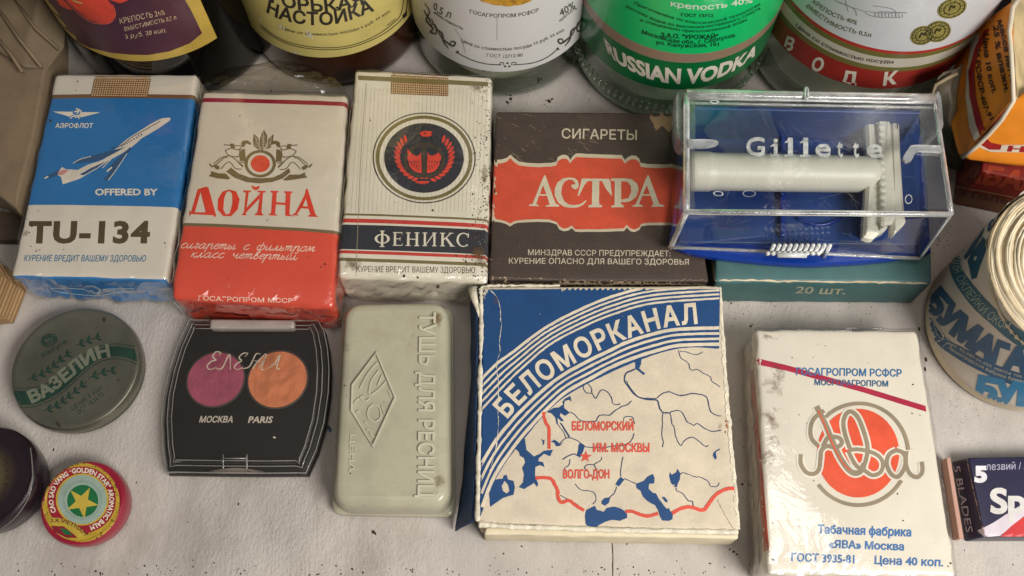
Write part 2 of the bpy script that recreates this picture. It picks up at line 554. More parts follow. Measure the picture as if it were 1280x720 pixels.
        for v, l in zip(V, lift):
            x, y = v
            if s.rough:
                x += s.rough * nz(v.x * s.rf, v.y * s.rf, 1.7); y += s.rough * nz(v.x * s.rf, v.y * s.rf, 9.1)
            p = s.b.hit(x, y, off + l)
            if p is not None and zmin is not None and p.z < zmin: p = None
            pts.append(p)
        keep = {}; vs = []; fs = []
        for t in tris:
            if any(pts[i] is None for i in t): continue
            if len(set(t)) < 3: continue
            q = []
            for i in t:
                if i not in keep: keep[i] = len(vs); vs.append(pts[i])
                q.append(keep[i])
            n = (vs[q[1]] - vs[q[0]]).cross(vs[q[2]] - vs[q[0]])
            if n.dot(EYE - vs[q[0]]) < 0: q.reverse()
            fs.append(q)
        if not fs: return None
        if parent and s.b.obj.parent is parent and s.b.obj.name.split('.')[0] in ('label', 'tin_lid', 'case_lid', 'lid_top', 'lid_front', 'side_panel', 'front_panel', 'wrapper', 'clear_lid'): parent = s.b.obj
        o = mesh_obj(name, vs, fs, mat, parent, smooth=False)
        if label: o['label'] = label
        if kind: o['kind'] = kind
        return o
def rect(a, b, c, d): return [(a, b), (c, b), (c, d), (a, d)]
def bowl(cx, cy, rx, ry, ix, iy, a0=0, a1=360, n=18):
    o = [(cx + rx * math.cos(R(a0 + (a1 - a0) * k / n)), cy + ry * math.sin(R(a0 + (a1 - a0) * k / n))) for k in range(n + 1)]
    i = [(cx + ix * math.cos(R(a0 + (a1 - a0) * k / n)), cy + iy * math.sin(R(a0 + (a1 - a0) * k / n))) for k in range(n + 1)]
    return [[o[k], o[k + 1], i[k + 1], i[k]] for k in range(n)]
def stem(x, wd=.15, y0=0, y1=1): return [rect(x, y0, x + wd, y1), rect(x - .08, 0, x + wd + .08, .06), rect(x - .08, .94, x + wd + .08, 1)]
SERIF = {
    'Ф': lambda: (.95, [rect(.40, -.08, .54, 1.08), rect(.32, -.1, .62, -.05), rect(.32, 1.05, .62, 1.1)] + bowl(.47, .5, .46, .36, .30, .30)),
    'Е': lambda: (.6, [rect(.06, 0, .2, 1), rect(0, 0, .58, .06), rect(0, .94, .56, 1), rect(.06, .48, .45, .54), [(.58, 0), (.6, .25), (.54, .06)], [(.56, 1), (.58, .78), (.52, .94)], rect(.42, .38, .46, .64)]),
    'Н': lambda: (.85, stem(.1, .14) + stem(.62, .14) + [rect(.2, .47, .64, .53)]),
    'И': lambda: (.9, stem(.1, .12) + stem(.68, .12) + [[(.2, .02), (.2, .12), (.7, .98), (.7, .86)]]),
    'К': lambda: (.85, stem(.1, .14) + [[(.22, .42), (.22, .52), (.62, .97), (.72, .97)], [(.34, .56), (.44, .66), (.86, 0), (.68, 0)], rect(.54, .95, .82, 1), rect(.6, 0, .92, .05)]),
    'С': lambda: (.75, bowl(.42, .5, .42, .52, .29, .45, 45, 315) + [[(.66, .68), (.7, 1.0), (.74, 1.0), (.74, .68)]]),
}

# ------------------------------------------------------------ shelf (the setting)
shelf_m = pm('shelf_paint', hexc('b1a9a2'), rough=.6, mott=.26, mscale=26, bump=1.0, grime=.6, gscale=16, worn=hexc('6d5848'), wthr=.72, wscale=130, specks=.16, sscale=300, stretch=(1, .5, 1), grain=.07)
def shelf():
    vs, fs = [], []
    nx, ny = 150, 120; x0, x1, y0, y1 = -460, 460, -160, 420
    for j in range(ny + 1):
        for i in range(nx + 1):
            x, y = x0 + (x1 - x0) * i / nx, y0 + (y1 - y0) * j / ny
            z = .25 * nz(x * .03, y * .02) + .12 * nz(x * .12, y * .05, 3) - .35
            vs.append((x, y, z))
    for j in range(ny):
        for i in range(nx):
            a = j * (nx + 1) + i; fs.append([a, a + 1, a + nx + 2, a + nx + 1])
    # front, side and back edges of the board
    edge = [i for i in range(nx + 1)] + [j * (nx + 1) + nx for j in range(1, ny + 1)] + [ny * (nx + 1) + i for i in range(nx - 1, -1, -1)] + [j * (nx + 1) for j in range(ny - 1, 0, -1)]
    lo = len(vs)
    for e in edge: vs.append((vs[e][0], vs[e][1], -22))
    m = len(edge)
    for k in range(m): fs.append([edge[k], lo + k, lo + (k + 1) % m, edge[(k + 1) % m]])
    fs.append([lo + k for k in reversed(range(m))])
    b = Body('shelf', vs, fs, shelf_m); b.obj['kind'] = 'structure'
    return b
SH = shelf()
# ------------------------------------------------------------ shared print inks and papers
ink = {}
def I(hexv, **k):
    key = (hexv, tuple(sorted((a, b if not isinstance(b, tuple) else b) for a, b in k.items())))
    if key not in ink: ink[key] = pm('ink_' + hexv, hexc(hexv), **{**dict(rough=.45, mott=.16, mscale=110, grain=.10), **k})
    return ink[key]
def crumple(amp_top=.25, amp_side=.6, bulge=.6, seed=0, end=0.0, f=.09, droop=0):
    def d(u, v, t, o, n):
        e = 4 * u * (1 - u) * 4 * v * (1 - v)
        e = max(0, e)
        s = Vector((0, 0, 0))
        if t > .5: s.z += bulge * min(1, e * 1.6) + amp_top * nz(o.x * f, o.y * f, seed)
        side = max(0, 1 - min(u, 1 - u) * 12, 1 - min(v, 1 - v) * 14)
        a = amp_side * side * (1 if t < .98 else .35)
        s.x += a * nz(o.y * .16, o.z * .2, seed + 5); s.y += a * nz(o.x * .16, o.z * .25, seed + 9)
        if end > .6: # crisp folds of film at the near end
            k = max(0, 1 - v * 7) ; s.z += .5 * k * nz(o.x * .5, o.y * .5, seed) * end; s.y += .5 * k * nz(o.x * .6, o.z * .5, seed + 2) * end
        if end: # crumpled end folds at the near end
            k = max(0, 1 - v * 9) * (1.1 - t)
            s.y += end * k * nz(o.x * .22, o.z * .3, seed + 3) * 2
            s.z += end * .4 * max(0, 1 - v * 14) * nz(o.x * .25, seed)
        if droop: s.z -= droop * max(0, 1 - v * 8) ** 2
        return s
    return d
film = film_mat('cellophane_film', (.97, .965, .95), 2.1, .09, 85, .26, .02)
film_brown = film_mat('cellophane_dusty', (.80, .77, .70), 1.2, .15, 150, .5, .03)

def pack_root(name, label, cat, corners, h, group=None):
    q = [P(x, y, h) for x, y in corners]; c = sum(q, Vector((0, 0, 0))) / 4
    return thing(name, label, cat, (c.x, c.y, 0), group)
def vat(c, h, px, py):
    a, b, d, e = [P(x, y, h).xy for x, y in c]; p = P(px, py, h).xy
    def dist(p, q, r): t = (r - q).normalized(); w = p - q; return abs(w.x * t.y - w.y * t.x)
    D = ((a - e).length + (b - d).length) / 2; lo = dist(p, e, d); hi = dist(p, a, b)
    return D * lo / (lo + hi)
def netting(body, quad, nx, ny, root, off=.12, zmin=None):
    a, b, c, d = [Vector(p) for p in quad]
    so = Print(body).poly([a, b, c, d]).build('closure_seal', I('c7ab85', mott=.15), root, off, zmin=zmin)
    pr = Print(body)
    for i in range(nx + 1):
        u = i / nx; pr.stroke([a.lerp(b, u), d.lerp(c, u)], .95, sm=1)
    for j in range(ny + 1):
        u = j / ny; pr.stroke([a.lerp(d, u), b.lerp(c, u)], .95, sm=1)
    pr.build('seal_net_print', I('6d4527'), so, off + .04, zmin=zmin)
def flecks(body, spots, root, mat, name='stain_fleck', off=.16, seed=1, zmin=None, kind=None):
    rnd = random.Random(seed); pr = Print(body)
    for x, y, s in spots:
        n = rnd.randint(5, 7); a0 = rnd.uniform(0, 6); el = rnd.uniform(.45, 1); ang = rnd.uniform(0, 3)
        pts = []
        for k in range(n):
            a = a0 + 2 * math.pi * k / n; rr = s * rnd.uniform(.55, 1.2)
            dx, dy = rr * math.cos(a), rr * el * math.sin(a)
            pts.append((x + dx * math.cos(ang) - dy * math.sin(ang), y + dx * math.sin(ang) + dy * math.cos(ang)))
        pr.poly(pts)
    return pr.build(name, mat, root, off, zmin=zmin, kind='stuff' if root else kind)
def scatter(n, x0, y0, x1, y1, s0, s1, seed):
    r = random.Random(seed)
    return [(r.uniform(x0, x1), r.uniform(y0, y1), r.uniform(s0, s1) * (1 if r.random() < .8 else 1.7)) for _ in range(n)]
dirt = pm('dried_dirt', hexc('33231a'), rough=.8, mott=.3)

# ============================================================ 1. blue and white pack, airliner
c = [(69, 92), (247, 92), (208, 350), (13, 345)]
t1 = pack_root('cigarette_pack', 'blue and white cigarette pack with a flying airliner, leftmost of the upper row', 'cigarette pack', c, 22)
white1, blue1, br = hexc('cfc6b9'), hexc('1a6aa8'), hexc('6e5034')
m = pm('pack_paper_blue_white', white1, rough=.45, mott=.10, mscale=60, bump=.12, bscale=500, grime=.22, gscale=30,
       bands=[(-30, hexc('2a7cc0')), (-0.3, white1), (vat(c, 22, 120, 259), blue1), (vat(c, 22, 120, 124), br), (vat(c, 22, 120, 119.7), white1)], coat=.5, specks=.05)
b1 = slab('pack_body', c, 22, m, t1, r=1.6, step=2, disp=crumple(.14, .6, .6, 1, end=.5))
netting(b1, [(120, 91), (190, 91), (184, 121.5), (114, 120.5)], 24, 11, t1)
W = I('d9cfbf')
Print(b1).text('АЭРОФЛОТ', (69, 160), (116, 160), 5.4, .02, shear=.12).build('lettering', W, t1)
e = Print(b1); z = lambda p: zz(0, 80, 8, p)
e.poly(z([(530, 476), (720, 480), (725, 510), (700, 530), (640, 510), (590, 498)])).poly(z([(815, 482), (1005, 484), (940, 502), (870, 520), (810, 535), (790, 510)]))
e.stroke(z([(760, 445), (810, 470), (800, 510), (760, 518), (725, 500), (722, 475)]), 1.5).stroke(z([(745, 480), (790, 470), (770, 500)]), 1.8)
e.stroke(z([(705, 548), (730, 525), (765, 535), (790, 525), (790, 550)]), 1.3)
e.build('airline_emblem', W, t1)
Print(b1).text('OFFERED BY', (119, 244), (197, 244), 7.6, .03).build('lettering', W, t1)
z = lambda p: zz(20, 120, 5.539, p)
Print(b1).poly(z([(1068, 150), (1070, 168), (980, 230), (870, 295), (820, 340), (740, 395), (640, 450), (560, 505), (440, 575), (325, 612), (312, 560), (280, 545), (320, 492), (345, 508), (430, 512), (500, 475), (570, 455), (620, 432), (680, 375), (760, 305), (860, 240), (950, 185), (1010, 155)])).build('airliner_print', I('cfc5b8'), t1)
pr = Print(b1)
pr.poly(z([(395, 468), (470, 430), (600, 395), (690, 372), (760, 355), (640, 420), (560, 450), (470, 462)]))
pr.poly(z([(625, 520), (700, 440), (790, 355), (800, 370), (730, 450), (640, 585), (610, 580), (660, 520)]))
pr.poly(z([(440, 545), (520, 500), (620, 455), (560, 500), (470, 550)]))
pr.poly(z([(195, 560), (270, 530), (300, 510), (290, 550), (230, 570)]))
pr.build('airliner_wing_print', I('2c4f74'), t1, .14)
pr = Print(b1)
pr.stroke(z([(660, 365), (720, 350), (800, 290), (880, 245), (1000, 175)]), .8)
for k in range(9): pr.stroke(z([(730 + k * 17, 345 - k * 10), (738 + k * 17, 352 - k * 10)]), 1.4, sm=1)
pr.build('airliner_window_print', I('26364a'), t1, .18)
pr = Print(b1)
pr.stroke(z([(395, 468), (450, 438), (520, 420)]), .8).stroke(z([(640, 585), (690, 520), (730, 460), (770, 400)]), .8).stroke(z([(200, 572), (225, 558)]), 1.8).stroke(z([(630, 525), (665, 495)]), 1.8).stroke(z([(600, 500), (700, 400), (740, 380)]), 1.0)
pr.build('airliner_highlight_print', W, t1, .18)
Print(b1).poly(z([(290, 530), (330, 512), (370, 515), (330, 545), (300, 552)])).build('airliner_tail_print', I('b9837e'), t1, .18)
Print(b1).text('TU-134', (35, 303), (187, 303), 25, .042, shear=.06, sp=1.12).build('lettering', I('4d3e28', worn=hexc('b5a58f'), wthr=.66), t1)
Print(b1).text('КУРЕНИЕ ВРЕДИТ ВАШЕМУ ЗДОРОВЬЮ', (30, 326.5), (182, 327), 7.2, .01, shear=.2, res=2).build('lettering', I('2f6f96'), t1)
e = Print(b1); z = lambda p: zz(0, 300, 8, p)
e.stroke(z([(505, 480), (840, 488), (900, 540)]), 1.1, sm=2).stroke(z([(505, 480), (600, 520), (960, 555), (1120, 530), (1340, 500)]), .9, sm=3)
e.stroke(z([(1030, 490), (1340, 482)]), 1.2, sm=1).stroke(z([(850, 465), (930, 460), (1000, 500), (960, 530), (900, 500)]), 1.6)
e.build('airline_emblem', I('bcd3e2'), t1)
slab('cellophane', c, 22, film, t1, r=1.8, step=2, grow=.7, z0=.1, disp=crumple(.12, .5, .7, 4, end=.8, f=.10), smooth=False)
flecks(b1, [(97, 102, 1.3), (95, 113, .8), (103, 112, .6), (63, 151, 1.8), (40, 283, 1.4), (37, 291, 1.1), (48, 279, .9), (206, 304, 1.4), (207, 309, .8), (80, 312, .8)] + scatter(14, 25, 260, 60, 320, .3, .8, 3), t1, dirt)

# ============================================================ 2. white and red pack
c = [(253, 113), (434, 118), (416, 384), (212, 371)]
t2 = pack_root('cigarette_pack', 'white over red cigarette pack with two seated pipers round a red disc', 'cigarette pack', c, 22)
wh2, red2 = hexc('cbc0af'), hexc('c83c28')
m = pm('pack_paper_white_red', wh2, rough=.45, mott=.09, mscale=50, bump=.12, bscale=400, grime=.18, gscale=24,
       bands=[(-30, hexc('cf4631')), (vat(c, 22, 308, 288), hexc('6d5c40')), (vat(c, 22, 308, 283), wh2), (vat(c, 22, 340, 130.3), hexc('8c1430')), (vat(c, 22, 340, 125), wh2)], coat=.5)
b2 = slab('pack_body', c, 22, m, t2, r=1.8, step=2, disp=crumple(.14, .6, .8, 12, end=.55, droop=1.4))
z = lambda p: zz(200, 70, 2.118, p)
gold = I('6b5a3c'); red = I('cf3a26', rough=.4, worn=hexc('c9a58c'), wthr=.72, wscale=420)
# wordmark, letters with thick and thin strokes
z = lambda p: zz(250, 150, 5.5375, p)
pr = Print(b2)
for pl in ([(-75, 668), (-72, 620), (-62, 640), (-15, 480), (45, 462), (60, 470), (112, 660), (104, 676), (92, 660), (-60, 652)],):
    pr.poly(z(pl), z([(-35, 640), (40, 640), (5, 500)]))
pr.poly(z([(200, 482), (250, 495), (275, 550), (262, 620), (215, 668), (160, 665), (122, 620), (125, 550), (155, 498)]), z([(205, 492), (222, 510), (225, 580), (205, 650), (180, 655), (162, 620), (168, 540), (185, 500)]), sm=0)
pr.poly(z([(300, 488), (355, 490), (352, 500), (338, 502), (322, 610), (420, 505), (398, 500), (400, 490), (458, 492), (452, 502), (438, 504), (425, 640), (440, 662), (378, 660), (382, 650), (398, 640), (412, 545), (315, 645), (325, 660), (290, 660), (295, 650), (305, 640), (318, 505), (302, 500)]))
pr.poly(z([(355, 455), (372, 458), (388, 466), (405, 458), (415, 458), (408, 478), (385, 488), (365, 478)]))
pr.poly(z([(490, 490), (545, 492), (542, 502), (532, 505), (528, 570), (590, 575), (595, 508), (582, 504), (583, 494), (642, 496), (640, 506), (628, 510), (620, 655), (655, 668), (590, 665), (592, 590), (527, 585), (520, 652), (540, 664), (475, 660), (478, 652), (492, 645), (502, 508), (490, 502)]))
pr.poly(z([(735, 478), (745, 476), (800, 655), (820, 672), (750, 670), (752, 660), (765, 655), (752, 615), (700, 612), (672, 652), (685, 662), (640, 660), (645, 652), (660, 645), (725, 520)]), z([(712, 598), (748, 600), (733, 545)]))
pr.build('lettering', red, t2)
pr = Print(b2)
pr.ellipse((325.3, 204.8), 19.6, 17.2, inner=.80)
fig = [[(165, 172), (240, 178), (300, 180)], [(175, 212), (215, 195), (230, 180)], [(175, 212), (200, 245), (260, 255), (285, 230)], [(215, 195), (255, 205), (285, 205)],
       [(95, 305), (150, 262), (195, 250), (230, 262), (300, 320)], [(112, 312), (165, 265), (190, 262)], [(145, 340), (200, 290), (245, 335), (290, 342)], [(240, 265), (270, 300), (300, 330)],
       [(205, 245), (185, 255)], [(290, 165), (292, 185), (275, 205), (285, 260), (278, 290), (310, 298)], [(240, 255), (265, 258)]]
def sym(q): return [(842 - x, y + 2) for x, y in q]
for q in fig:
    pr.stroke(z(q), 1.15, sm=4); pr.stroke(z(sym(q)), 1.15, sm=4)
for q in ([(285, 160), (300, 145), (330, 142), (355, 160), (352, 175), (330, 165), (318, 165), (305, 190), (292, 182)], [(270, 230), (290, 205), (312, 200), (315, 250), (318, 290), (285, 285), (275, 270)],
          [(208, 165), (235, 165), (245, 195), (215, 200)], [(88, 318), (105, 308), (138, 325), (132, 345), (110, 340)], [(62, 300), (75, 305), (92, 325), (85, 332), (70, 318)]):
    pr.poly(z(q)); pr.poly(z(list(reversed(sym(q)))))
pr.poly(z([(75, 355), (130, 370), (180, 372), (210, 405), (195, 412), (120, 405), (60, 390), (78, 375)]))
pr.poly(z([(182, 358), (215, 330), (270, 372), (340, 398), (430, 405), (510, 398), (560, 375), (615, 335), (628, 360), (575, 405), (500, 430), (410, 440), (320, 430), (240, 400)]))
pr.poly(z([(730, 362), (690, 380), (620, 378), (572, 418), (600, 420), (660, 412), (745, 398), (728, 380)]))
for q in ([(445, 68), (425, 100), (412, 140), (414, 180), (430, 215), (452, 190), (466, 150), (466, 110)], [(372, 95), (368, 140), (372, 180), (405, 205), (420, 208), (408, 170), (405, 125)], [(512, 98), (505, 150), (490, 190), (450, 208), (465, 180), (475, 130)]):
    pr.poly(z(q))
pr.build('pipers_emblem', gold, t2)
pr = Print(b2)
pr.ellipse((325.5, 204.8), 11.8, 10.6).build('emblem_disc', red, t2, .13)
pr = Print(b2)
for a in (0, 1, 2, 3, 4):
    y = 110 + a * 18
    pr.stroke(z([(440, y + 12), (425, y)]), .6, sm=1).stroke(z([(440, y + 12), (456, y)]), .6, sm=1)
    pr.stroke(z([(398, y + 22), (380, y + 8)]), .5, sm=1).stroke(z([(480, y + 22), (496, y + 8)]), .5, sm=1)
pr.stroke(z([(440, 90), (438, 205)]), .6, sm=1).stroke(z([(385, 120), (415, 205)]), .5, sm=1).stroke(z([(500, 120), (460, 205)]), .5, sm=1)
pr.build('leaf_vein_print', I('c4b59b'), t2, .14)
pw = I('e6c6b4')
pr = Print(b2)
def cursive(pr, word, p0, p1, xh, wd=.95, slant=.5):
    tot = sum(CUR[ch][0] if ch != ' ' else .9 for ch in word); a, b = Vector(p0), Vector(p1); u = (b - a) / tot; n = Vector((u.y, -u.x)).normalized(); x = 0
    for ch in word:
        if ch == ' ': x += .9; continue
        for q in CUR[ch][1]: pr.stroke([a + u * (x + px) + n * py * xh + u.normalized() * slant * py * xh for px, py in q], lambda f: wd * (.75 + .35 * math.sin(f * 3.1)), sm=4)
        x += CUR[ch][0]
_i = [[(.05, .9), (.1, .2), (.25, 0), (.5, .5), (.55, 1)], [(.55, 1), (.55, .2), (.7, 0), (.98, .35)]]; _b = [(.05, 1), (.05, .2), (.2, 0), (.45, .2), (.35, .55), (.08, .4)]
CUR = {'с': (.7, [[(.62, .8), (.4, 1), (.08, .55), (.15, .1), (.4, 0), (.72, .3)]]), 'и': (.95, _i), 'й': (.95, _i + [[(.3, 1.45), (.45, 1.3), (.65, 1.55)]]),
       'г': (.55, [[(.02, .8), (.2, 1), (.38, .85), (.25, .45), (.12, .15), (.3, 0), (.58, .3)]]),
       'а': (.95, [[(.62, .85), (.4, 1), (.08, .6), (.12, .1), (.35, 0), (.6, .5), (.66, 1)], [(.66, 1), (.62, .2), (.75, 0), (.99, .35)]]),
       'р': (.85, [[(0, .6), (.15, 1), (.1, .3), (.02, -.85)], [(.12, .6), (.4, 1), (.6, .8), (.55, .2), (.7, 0), (.9, .3)]]),
       'е': (.65, [[(.02, .4), (.5, .65), (.4, 1), (.1, .7), (.08, .2), (.35, 0), (.7, .35)]]),
       'т': (1.05, [[(0, .7), (.15, 1), (.12, 0)], [(.14, .7), (.4, 1), (.42, .7), (.38, 0)], [(.42, .7), (.68, 1), (.72, .7), (.68, .15), (.8, 0), (1.08, .35)]]),
       'ы': (1.0, [_b, [(.7, 1), (.68, .15), (.8, 0), (1.02, .3)]]), 'ь': (.6, [_b]),
       'ф': (1.05, [[(.5, 1.6), (.45, .5), (.38, -.85)], [(.45, .8), (.2, 1), (.02, .5), (.2, 0), (.44, .25)], [(.46, .8), (.75, 1), (.92, .5), (.68, 0), (.44, .25)]]),
       'л': (.8, [[(0, .1), (.12, 0), (.3, .5), (.4, 1)], [(.4, 1), (.42, .2), (.55, 0), (.83, .35)]]),
       'м': (1.1, [[(0, .1), (.1, 0), (.28, .6), (.34, 1), (.45, .1)], [(.45, .1), (.78, 1), (.78, .2), (.9, 0), (1.12, .3)]]),
       'к': (.7, [[(.1, 1), (.05, 0)], [(.08, .45), (.52, 1)], [(.2, .6), (.35, .1), (.5, 0), (.74, .3)]]),
       'ч': (.85, [[(.0, .8), (.08, 1), (.12, .6), (.3, .45), (.5, .6), (.6, 1)], [(.6, 1), (.55, .2), (.68, 0), (.9, .3)]]),
       'в': (.65, [[(.02, .2), (.12, 1.2), (.35, 1.65), (.4, 1.3), (.1, .6), (.05, .1), (.3, 0), (.52, .3), (.38, .7), (.15, .6)]]),
       'о': (.7, [[(.35, 1), (.05, .6), (.1, .1), (.35, 0), (.6, .4), (.5, .9), (.35, 1), (.72, .9)]])}
cursive(pr, 'сигареты с фильтром', (225, 310), (393, 314.5), 6.2)
cursive(pr, 'класс четвертый', (238, 321.5), (371, 325), 6.2)
pr.build('lettering', pw, t2)
Print(b2).text('ГОСАГРОПРОМ МССР', None, None, 5.2, .01, path=[(248, 375), (300, 377), (366, 378.5)]).build('lettering', pw, t2)
slab('cellophane', c, 22, film, t2, r=2.2, step=2, grow=.9, z0=.1, disp=crumple(.14, .6, .8, 24, end=.61, f=.10, droop=.8), smooth=False)
flecks(b2, [(406, 330.5, 1.9), (401, 334, 1.1), (285, 348.5, 1.1), (386, 321, .7), (300, 145, .9), (334, 276, 1.0), (336, 274, .6)], t2, dirt)
# open flap of film standing up behind the pack, as a soft folded sheet
def flap():
    rows = [[(253, 111, 22.5), (298, 113, 22.8), (343, 114.5, 23), (388, 116.5, 22.8), (433, 118, 22.5)],
            [(256, 106, 24), (300, 106, 24.5), (344, 105, 25), (388, 108, 24.5), (431, 110, 24)],
            [(266, 96, 23), (304, 94, 24), (346, 92, 24.5), (390, 96, 24), (424, 103, 23.5)],
            [(276, 90, 20), (310, 85, 21), (348, 82, 22), (388, 88, 21), (414, 95, 21)],
            [(282, 86, 17), (318, 80, 18.5), (350, 75, 19), (384, 81, 18.5), (404, 88, 18)]]
    vs, fs = [], []
    NU, NV = 40, 24
    for j in range(NV + 1):
        for i in range(NU + 1):
            u, v = i / NU * 4, j / NV * 4
            a, b_ = min(int(u), 3), min(int(v), 3); fu, fv = u - a, v - b_
            q = [Vector(rows[b_ + dj][a + di]) for dj in (0, 1) for di in (0, 1)]
            w_ = (q[0] * (1 - fu) + q[1] * fu) * (1 - fv) + (q[2] * (1 - fu) + q[3] * fu) * fv
            p = P(w_.x, w_.y, w_.z)
            p.z += .9 * nz(p.x * .15, p.y * .25, 3) + .4 * nz(p.x * .5, p.y * .5, 7); vs.append(p)
    for j in range(NV):
        for i in range(NU):
            a = j * (NU + 1) + i; fs.append([a, a + 1, a + NU + 2, a + NU + 1])
    return mesh_obj('cellophane_flap', vs, fs, film_brown, t2, smooth=False)
flap()

# ============================================================ 3. white pack with phoenix roundel
c = [(444, 87), (615, 95), (609, 352), (421, 345)]
t3 = pack_root('cigarette_pack', 'cream cigarette pack with a red bird in a dark roundel and rusty flecks', 'cigarette pack', c, 22)
wh3, nav, rd3, ol3 = hexc('d3cbba'), hexc('23252f'), hexc('b8332b'), hexc('6c6038')
m = pm('pack_paper_cream_striped', wh3, rough=.5, mott=.10, mscale=40, bump=.18, bscale=300, grime=.25, gscale=22,
       bands=[(-30, wh3)] + [(vat(c, 22, 523, y), k) for y, k in ((329.5, ol3), (325.5, wh3), (321.3, rd3), (317, wh3), (315.6, nav), (284.5, wh3), (282, rd3), (277.3, wh3), (273.2, ol3), (270.6, wh3))],
       coat=.35, specks=.10, sscale=500)
b3 = slab('pack_body', c, 22, m, t3, r=1.6, step=2, disp=crumple(.14, .6, .6, 31, end=.55, droop=1.2))
netting(b3, [(490, 86), (560, 90), (560, 120), (489, 117)], 26, 11, t3)
Print(b3).poly([(444, 94.5), (614, 103), (614, 108.5), (444, 100)]).build('stripe', I('6c6038', mott=.2), t3, .2)
cx, cy = 530.2, 197.6
Print(b3).ellipse((cx, cy), 64.5, 56.8, R(2), inner=.975).build('roundel_outline', I('3a3426'), t3)
Print(b3).ellipse((cx, cy), 60.5, 53.0, R(2), inner=.925).build('roundel_ring', I('6c6038'), t3)
Print(b3).ellipse((cx - .2, cy), 49.8, 43.6, R(2)).build('roundel_disc', I('262730', specks=.05), t3)
z = lambda p: zz(465, 130, 5.536, p)
pr = Print(b3)
def feather(base, tip, wd):
    a, b = Vector(base), Vector(tip); t = b - a; n = Vector((-t.y, t.x)).normalized() * wd
    return [a, a + t * .35 + n, a + t * .8 + n * .8, b, a + t * .7 - n * .6, a + t * .3 - n * .7]
for side in (-1, 1):
    for k in range(12):
        a = R(140 + k * 10.5)
        rx_, ry_ = 165, 150
        bx, by = 362 + side * -math.cos(a) * rx_ * -1 * -1, 370 - math.sin(a) * ry_
        bx = 362 + side * abs(math.cos(a)) * rx_ if a < R(270) else 362
        tx, ty = 362 + side * abs(math.cos(a + R(-9))) * 212, 370 - math.sin(a + R(-16)) * 190
        pr.poly(z(feather((bx, by), (tx, ty), 13)))
pr.poly(z([(328, 205), (350, 190), (380, 188), (422, 192), (405, 205), (418, 215), (390, 228), (350, 226)]), z([(355, 202), (372, 198), (372, 210), (358, 210)]))
for s_ in (-1, 1):
    f = lambda q: z([(362 + s_ * (x - 362), y) for x, y in q])
    pr.poly(f([(478, 310), (450, 345), (415, 362), (392, 350), (385, 330), (380, 480), (400, 478), (425, 470), (450, 450), (470, 415), (480, 370)]))
    pr.poly(f([(365, 505), (395, 508), (385, 520), (365, 518)]))
pr.poly(z([(298, 535), (400, 535), (385, 552), (370, 548), (362, 560), (350, 550), (335, 558), (325, 546), (310, 552)]))
pr.build('bird_print', I('cb3d2c', rough=.5), t3, .15)
pr = Print(b3)
pr.ellipse((cx + .2, cy + 3.6), 26.5, 21.5, 0, inner=.83).stroke(z([(362, 275), (360, 500)]), 5.5, sm=1).stroke(z([(300, 278), (425, 278)]), 3.2, sm=1)
pr.build('letter_monogram', I('3b3426'), t3, .17)
pr = Print(b3)
for s_ in (-1, 1):
    for k in range(5):
        x = 395 + k * 17
        pr.stroke(z([(362 + s_ * (x - 362), 400 - k * 6 + 25), (362 + s_ * (x + 8 - 362), 430 - k * 12 + 30)]), .8, sm=1)
        pr.stroke(z([(362 + s_ * (x - 362), 395), (362 + s_ * (x + 6 - 362), 410), (362 + s_ * (x + 12 - 362), 395)]), .7, sm=1)
pr.build('feather_line_print', I('262730'), t3, .21)
Print(b3).glyphs('ФЕНИКС', (468, 307), (586, 308.5), 17).build('lettering', I('d2cab8', rough=.5), t3)
Print(b3).text('КУРЕНИЕ ВРЕДИТ ВАШЕМУ ЗДОРОВЬЮ', (446, 340), (594, 341.5), 7, .0, res=2).build('lettering', I('4c4534'), t3)
pr = Print(b3)
for k in range(33): x = 449 + k * 5; pr.stroke([(x, 110), (x - 5 - (k - 16) * .12 + (7 * (16 - k) / 16 if k < 16 else 0) * -1, 266)], .55, sm=1)
pr.build('pinstripe_print', I('c0b59d'), t3, .07)
# printed seam along the long left edge
pr = Print(b3); pr.stroke([(458, 104), (451, 200), (445, 345)], .7, sm=3).build('paper_seam', I('9a8f7a'), t3, .1)
slab('cellophane', c, 22, film, t3, r=1.9, step=2, grow=.6, z0=.1, disp=crumple(.12, .5, .6, 41, end=.9, f=.10), smooth=False)
rst = pm('rust_stain', hexc('3e2415'), rough=.8, mott=.4)
rr = random.Random(5); sp_ = []
for _ in range(260):
    x = 612 - abs(rr.gauss(0, 9)); y = rr.uniform(100, 350); sp_.append((x, y, rr.uniform(.3, 1.25)))
for _ in range(130): sp_.append((rr.gauss(596, 10), rr.gauss(318, 22), rr.uniform(.3, 1.5)))
for _ in range(60): sp_.append((rr.uniform(425, 610), rr.uniform(110, 350), rr.uniform(.2, .7)))
sp_ += [(463, 148, 1.3), (463, 151, 1.2), (541, 263, 1.6), (591, 243, 2.0), (437, 173, 1.6), (537, 253, 1.0), (505, 345, 2), (548, 358, 3), (522, 347, 1.6)]
flecks(b3, sp_, t3, rst)

